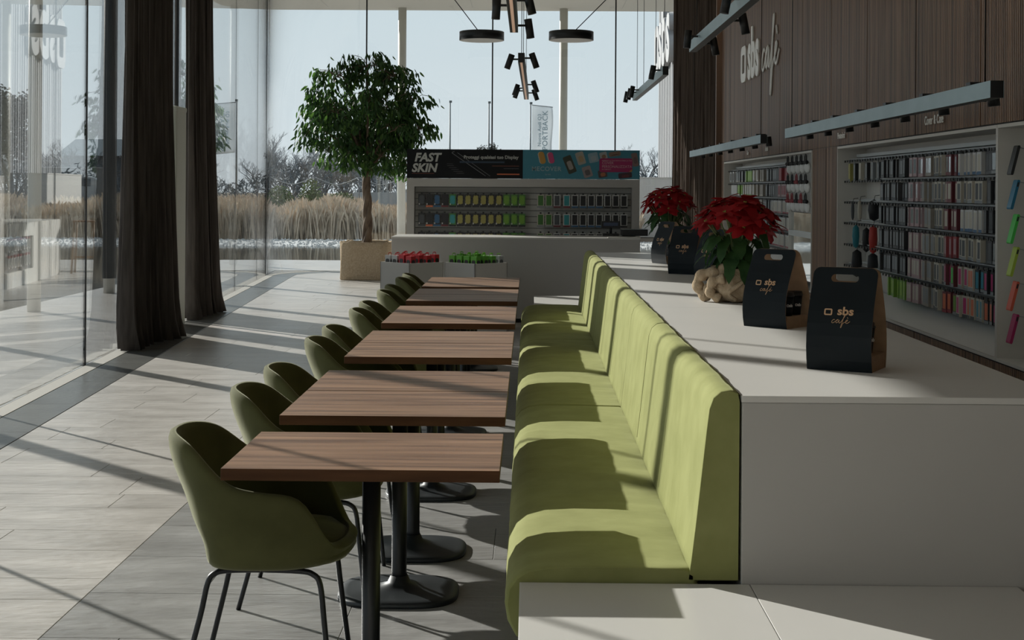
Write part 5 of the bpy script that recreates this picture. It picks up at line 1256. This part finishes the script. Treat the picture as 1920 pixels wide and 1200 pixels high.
# dark undergrowth at the foot of the wood
mb = MB()
UG = noisy('undergrowth', (0.085, 0.10, 0.11), (0.15, 0.165, 0.175), nscale=1.2, rough=0.95, coord='World')
for k in range(24000):
    x = rg.uniform(-42, 8); y = rg.uniform(60, 66); hh = 2.3 + 0.5 * sin(x * .5) + 0.3 * sin(x * 1.9); z = hh * rg.random() ** 0.8; s_ = rg.uniform(0.06, 0.2)
    u = Vector((rg.uniform(-1, 1), rg.uniform(-.6, .6), rg.uniform(-1, 1))).normalized() * s_; v = Vector((rg.uniform(-1, 1), rg.uniform(-1, 1), rg.uniform(-1, 1))).normalized() * s_ * .5; c0 = Vector((x, y, z))
    mb.add([c0 - u, c0 + v, c0 + u], [(0, 1, 2)], UG)
tag(mb.obj('undergrowth'), 'dark tangled undergrowth at the foot of the wood', 'undergrowth', kind='stuff')
# green shrubs
SHL = noisy('shrub_leaf', (0.06, 0.09, 0.03), (0.13, 0.17, 0.06), nscale=6, rough=0.8, coord='World', island=0.3)
def shrub(X, Y, r_, h_, lab, seed, loose=False):
    r = random.Random(seed); t = thing('green_shrub', lab, 'shrub', (X, Y, 0)); mb = MB()
    for k in range(1500):
        a = r.uniform(0, 2 * pi); b = math.asin(r.uniform(-1, 1)); q = r.random() ** (0.6 if loose else 0.25); c0 = Vector((r_ * q * cos(b) * cos(a), r_ * q * cos(b) * sin(a), h_ / 2 + h_ / 2 * q * sin(b))); s_ = r.uniform(0.04, 0.08)
        u = Vector((r.uniform(-1, 1), r.uniform(-1, 1), r.uniform(-1, 1))).normalized() * s_; v = u.orthogonal().normalized() * s_ * .5
        mb.add([c0 - u, c0 + v, c0 + u, c0 - v], [(0, 1, 2, 3)], SHL)
    tag(mb.obj('foliage', None, t), kind='stuff'); MB().tube([(0, 0, 0), (0, 0, h_ * .6)], 0.04, 5, BARK).obj('stem', None, t)
shrub(px(524, 52), 52, 0.55, 1.7, 'rounded green shrub seen through the curved glass, left of two others', 1)
shrub(px(583, 52), 52, 0.5, 1.95, 'loose upright green shrub behind the reeds, middle one', 2, True)
shrub(px(640, 52), 52, 0.75, 1.45, 'low dome-shaped green shrub just left of the ficus trunk', 3)
# low wall with railing, chain fence, sheds, block
t = thing('low_wall', 'low pale wall with a metal railing on top, behind the ficus trunk', 'wall', (px(663, 58), 58, 0))
PALEG = noisy('pale_concrete', (0.30, 0.32, 0.33), (0.36, 0.38, 0.39), nscale=1, rough=0.8, coord='World')
MB().box(0, 3.6, 0, 0.25, 0, zz_(362, 58), PALEG).obj('concrete', None, t)
zr = zz_(362, 58); zt_ = zz_(334, 58)
for k in range(19): MB().box(0.9 + k * 0.145, 0.93 + k * 0.145, 0.1, 0.13, zr, zt_, STEEL).obj('railing_bar', None, t)
mb = MB(); mb.box(0.9, 3.6, 0.09, 0.14, zt_, zt_ + 0.04, STEEL); mb.box(0.0, 3.2, 0.09, 0.14, zz_(317, 58), zz_(317, 58) + 0.04, STEEL); mb.box(1.75, 1.8, 0.09, 0.14, zr, zz_(290, 58), STEEL); mb.obj('top_rail', None, t)
t = thing('garden_fence', 'sagging pale rope fence on posts in front of the wood', 'fence', (px(505, 54), 54, 0))
PW = flat('palepost', (0.33, 0.35, 0.36))
for k in range(4): MB().tube([(k * 1.7, 0, 0), (k * 1.7, 0, zz_(332, 54))], 0.025, 5, TWIGB).obj('post', None, t)
for k in range(3): MB().tube(catmull([(k * 1.7, 0, zz_(334, 54)), (k * 1.7 + .85, 0, zz_(348, 54)), (k * 1.7 + 1.7, 0, zz_(334, 54))], 5), 0.015, 4, PW).obj('rope', None, t)
t = thing('wire_gate', 'pale wire mesh gate outside, just right of the farther dark curtain', 'gate', (px(400, 50), 50, 0))
for k in range(8): MB().box(k * 0.14, k * 0.14 + 0.012, 0, 0.012, 0, 1.9, PW).obj('upright', None, t)
for k in range(7): MB().box(0, 1.0, 0, 0.012, 0.1 + k * 0.29, 0.115 + k * 0.29, PW).obj('rail', None, t)
t = thing('storage_shed', 'low dark shed with a ribbed roof far off behind the left glass', 'shed', (px(115, 75), 75, 0)); SH_ = flat('shedblue', (0.05, 0.075, 0.09)); SH2 = flat('shedroof', (0.10, 0.14, 0.16))
MB().box(0, 7, 0, 4, 0, zz_(295, 75), SH_).obj('wall_block', None, t)
mb = MB(); mb.add([(-0.3, -0.4, zz_(297, 75)), (7.3, -0.4, zz_(297, 75)), (7.3, 3, zz_(262, 75)), (-0.3, 3, zz_(262, 75)), (-0.3, 4.4, zz_(297, 75)), (7.3, 4.4, zz_(297, 75))], [(0, 1, 2, 3), (3, 2, 5, 4), (0, 3, 4), (1, 5, 2)], SH2)
for k in range(12): mb.box(k * 0.62, k * 0.62 + 0.05, -0.4, -0.36, zz_(300, 75), zz_(295, 75), PW)
mb.obj('roof', None, t)
t = thing('concrete_block', 'grey concrete block wall standing in the reeds behind the left glass', 'wall', (px(73, 47), 47, 0))
MB().box(0, 1.80, 0, 1.6, 0, zz_(320, 47), flat('gblock', (0.13, 0.14, 0.145))).obj('concrete', None, t); MB().box(-0.02, 1.82, -0.02, 1.62, zz_(320, 47), zz_(320, 47) + 0.04, PALEG).obj('coping', None, t)
t = thing('white_wall', 'low white wall block outside beyond the second poinsettia', 'wall', (px(1196, 48), 48, 0)); MB().box(0, 1.3, 0, 6, 0, zz_(332, 48), WHITE).obj('masonry', None, t); MB().box(-.02, 1.32, -.02, 6.02, zz_(332, 48), zz_(332, 48) + 0.03, OFFWHITE).obj('coping', None, t)
# flag and poles
for x_, Y, yt, lab in ((843, 80, 193, 'dark flag pole on its own above the FAST SKIN banner'), (916, 82, 194, 'dark flag pole right beside a glass joint, nearer the flag'), (994, 80, 195, 'flag pole carrying the white banner flag')):
    t = thing('flag_pole', lab, 'flag pole', (px(x_, Y), Y, 0), group='flag poles'); zt_ = zz_(yt, Y)
    PB = flat('polegrey', (0.09, 0.11, 0.12)); MB().lathe([(0.06, 0), (0.035, zt_)], 8, PB).obj('pole', None, t); MB().box(-0.05, 0.10, -0.03, 0.03, zt_, zt_ + 0.12, PB).obj('cap', None, t)
FX = px(996, 80); W_ = 1.14; zt_ = zz_(197, 80); zb_ = zz_(290, 80)
t = thing('banner_flag', 'tall white banner flag reading SPORTBACK on its pole', 'flag', (FX, 80, 0)); FL = mat('flag_cloth', (0.74, 0.77, 0.79), 0.8)
_t = FL.node_tree; _tr = _t.nodes.new('ShaderNodeBsdfTranslucent'); _tr.inputs[0].default_value = (0.74, 0.77, 0.79, 1); _mx = _t.nodes.new('ShaderNodeMixShader'); _mx.inputs[0].default_value = 0.5
_t.links.new(_t.nodes['Principled BSDF'].outputs[0], _mx.inputs[1]); _t.links.new(_tr.outputs[0], _mx.inputs[2]); _t.links.new(_mx.outputs[0], _t.nodes['Material Output'].inputs[0])
vs = []; fs = []
for j in range(13):
    for k in range(9):
        q = k / 8; z = zt_ - (zt_ - zb_) * j / 12 - q * 0.12; vs.append((0.03 + W_ * q + 0.04 * sin(j * .5) * q, 0.05 * sin(q * 5 + j * .4), z))
for j in range(12):
    for k in range(8): fs.append((j*9 + k, j*9 + k + 1, j*9 + 10 + k, j*9 + 9 + k))
put('cloth', subsurf(MB().add(vs, fs, FL, True).mesh('cloth'), 0, 0.01, 0), t)
FT = flat('flagtext', (0.30, 0.40, 0.45))
for tx, sz, xo, zo in (('SPORTBACK', 0.42, 0.77, (zt_ + zb_) / 2 - 0.12), ('Nuova Audi Q3', 0.27, 0.45, (zt_ + zb_) / 2 - 0.0)):
    o = put('lettering', text_mesh(tx, sz, 0.01, 0.004, 0, FT, space=1.05), t); face_xf(o, Vector((xo, -0.075, zo)), (0, 0, 1), (-1, 0, 0))
MB().tube([(0.0, 0, zt_ + 0.02), (W_ + 0.05, 0, zt_ - 0.1)], 0.02, 5, flat('polegrey', (0.09, 0.11, 0.12))).obj('top_rod', None, t)
# white ribbed facade with large letters
RIBW = noisy('white_ribbed_metal', (0.26, 0.265, 0.275), (0.36, 0.365, 0.375), (1, 12, 0.05), 1.0, 3, 0.5, coord='World')
t = thing('white_facade', 'tall white ribbed neighbouring facade with raised letters, beyond the right end of the glass', 'building', (5.3, 30, 0))
mb = MB(); mb.box(0.16, 4, 0, 29, 0, 10.5, flat('facade_back', (0.07, 0.075, 0.08))); mb.obj('wall_block', None, t)
for k in range(82): MB().box(0, 0.16, k * 0.35, k * 0.35 + (0.15 if k % 3 else 0.22), 0, 10.5, RIBW).obj('rib', None, t) if k >= 30 else None
mb = MB()
for k in range(30): mb.box(0, 0.16, k * 0.35, k * 0.35 + (0.15 if k % 3 else 0.22), 0, 10.5, RIBW)
tag(mb.obj('ribs', None, t), kind='stuff')
FLT = mat('facade_letter', (0.36, 0.365, 0.375), 0.6)
def fac(me, y, z, nm): o = put(nm, me, t); face_xf(o, Vector((-0.12, y, z)), (0, -1, 0), (0, 0, 1))
fac(square_mark(1.9, 0.42, 0.2, 0.85).mesh('square_mark', FLT), 27.3, 7.2, 'square_mark'); fac(text_mesh('sbs', 3.5, 0.2, 0.10, 0, FLT), 24.2, 7.5, 'raised_letters')
t = thing('parked_car', 'silver parked car half hidden behind the low white wall', 'car', (px(1203, 60), 60, 0)); CARM = mat('car_paint', (0.30, 0.33, 0.36), 0.25, 0.6)
body = [(-2.1, 0.35), (-2.15, 0.75), (-1.9, 0.95), (-1.2, 1.02), (-0.55, 1.42), (0.7, 1.45), (1.5, 1.05), (2.1, 0.95), (2.2, 0.6), (2.15, 0.35)]
zc_ = zz_(340, 60)
put('body', recalc(MB().prism([(a, b) for a, b in body], -0.85, 0.85, CARM, Matrix.Translation((0, 0, 0.55)) @ Matrix.Rotation(pi / 2, 4, 'X')).mesh('body')), t)
MB().box(-0.5, 0.65, -0.86, 0.86, 1.6, 1.92, flat('carglass', (0.03, 0.04, 0.05), 0.1)).obj('windows', None, t)
for a in (-1.35, 1.35): cyl(MB(), (a, -0.88, 0.33), (0, 1, 0), 0.33, 1.76, BLACKPL, 18).obj('wheel', None, t)
MB().box(-3, 3, -2, 2, -0.02, 0.56, PALEG).obj('x', None, t) if False else None
for o in list(bpy.data.objects):
    if o.data is None and o.type == 'EMPTY': o.empty_display_size = 0.1
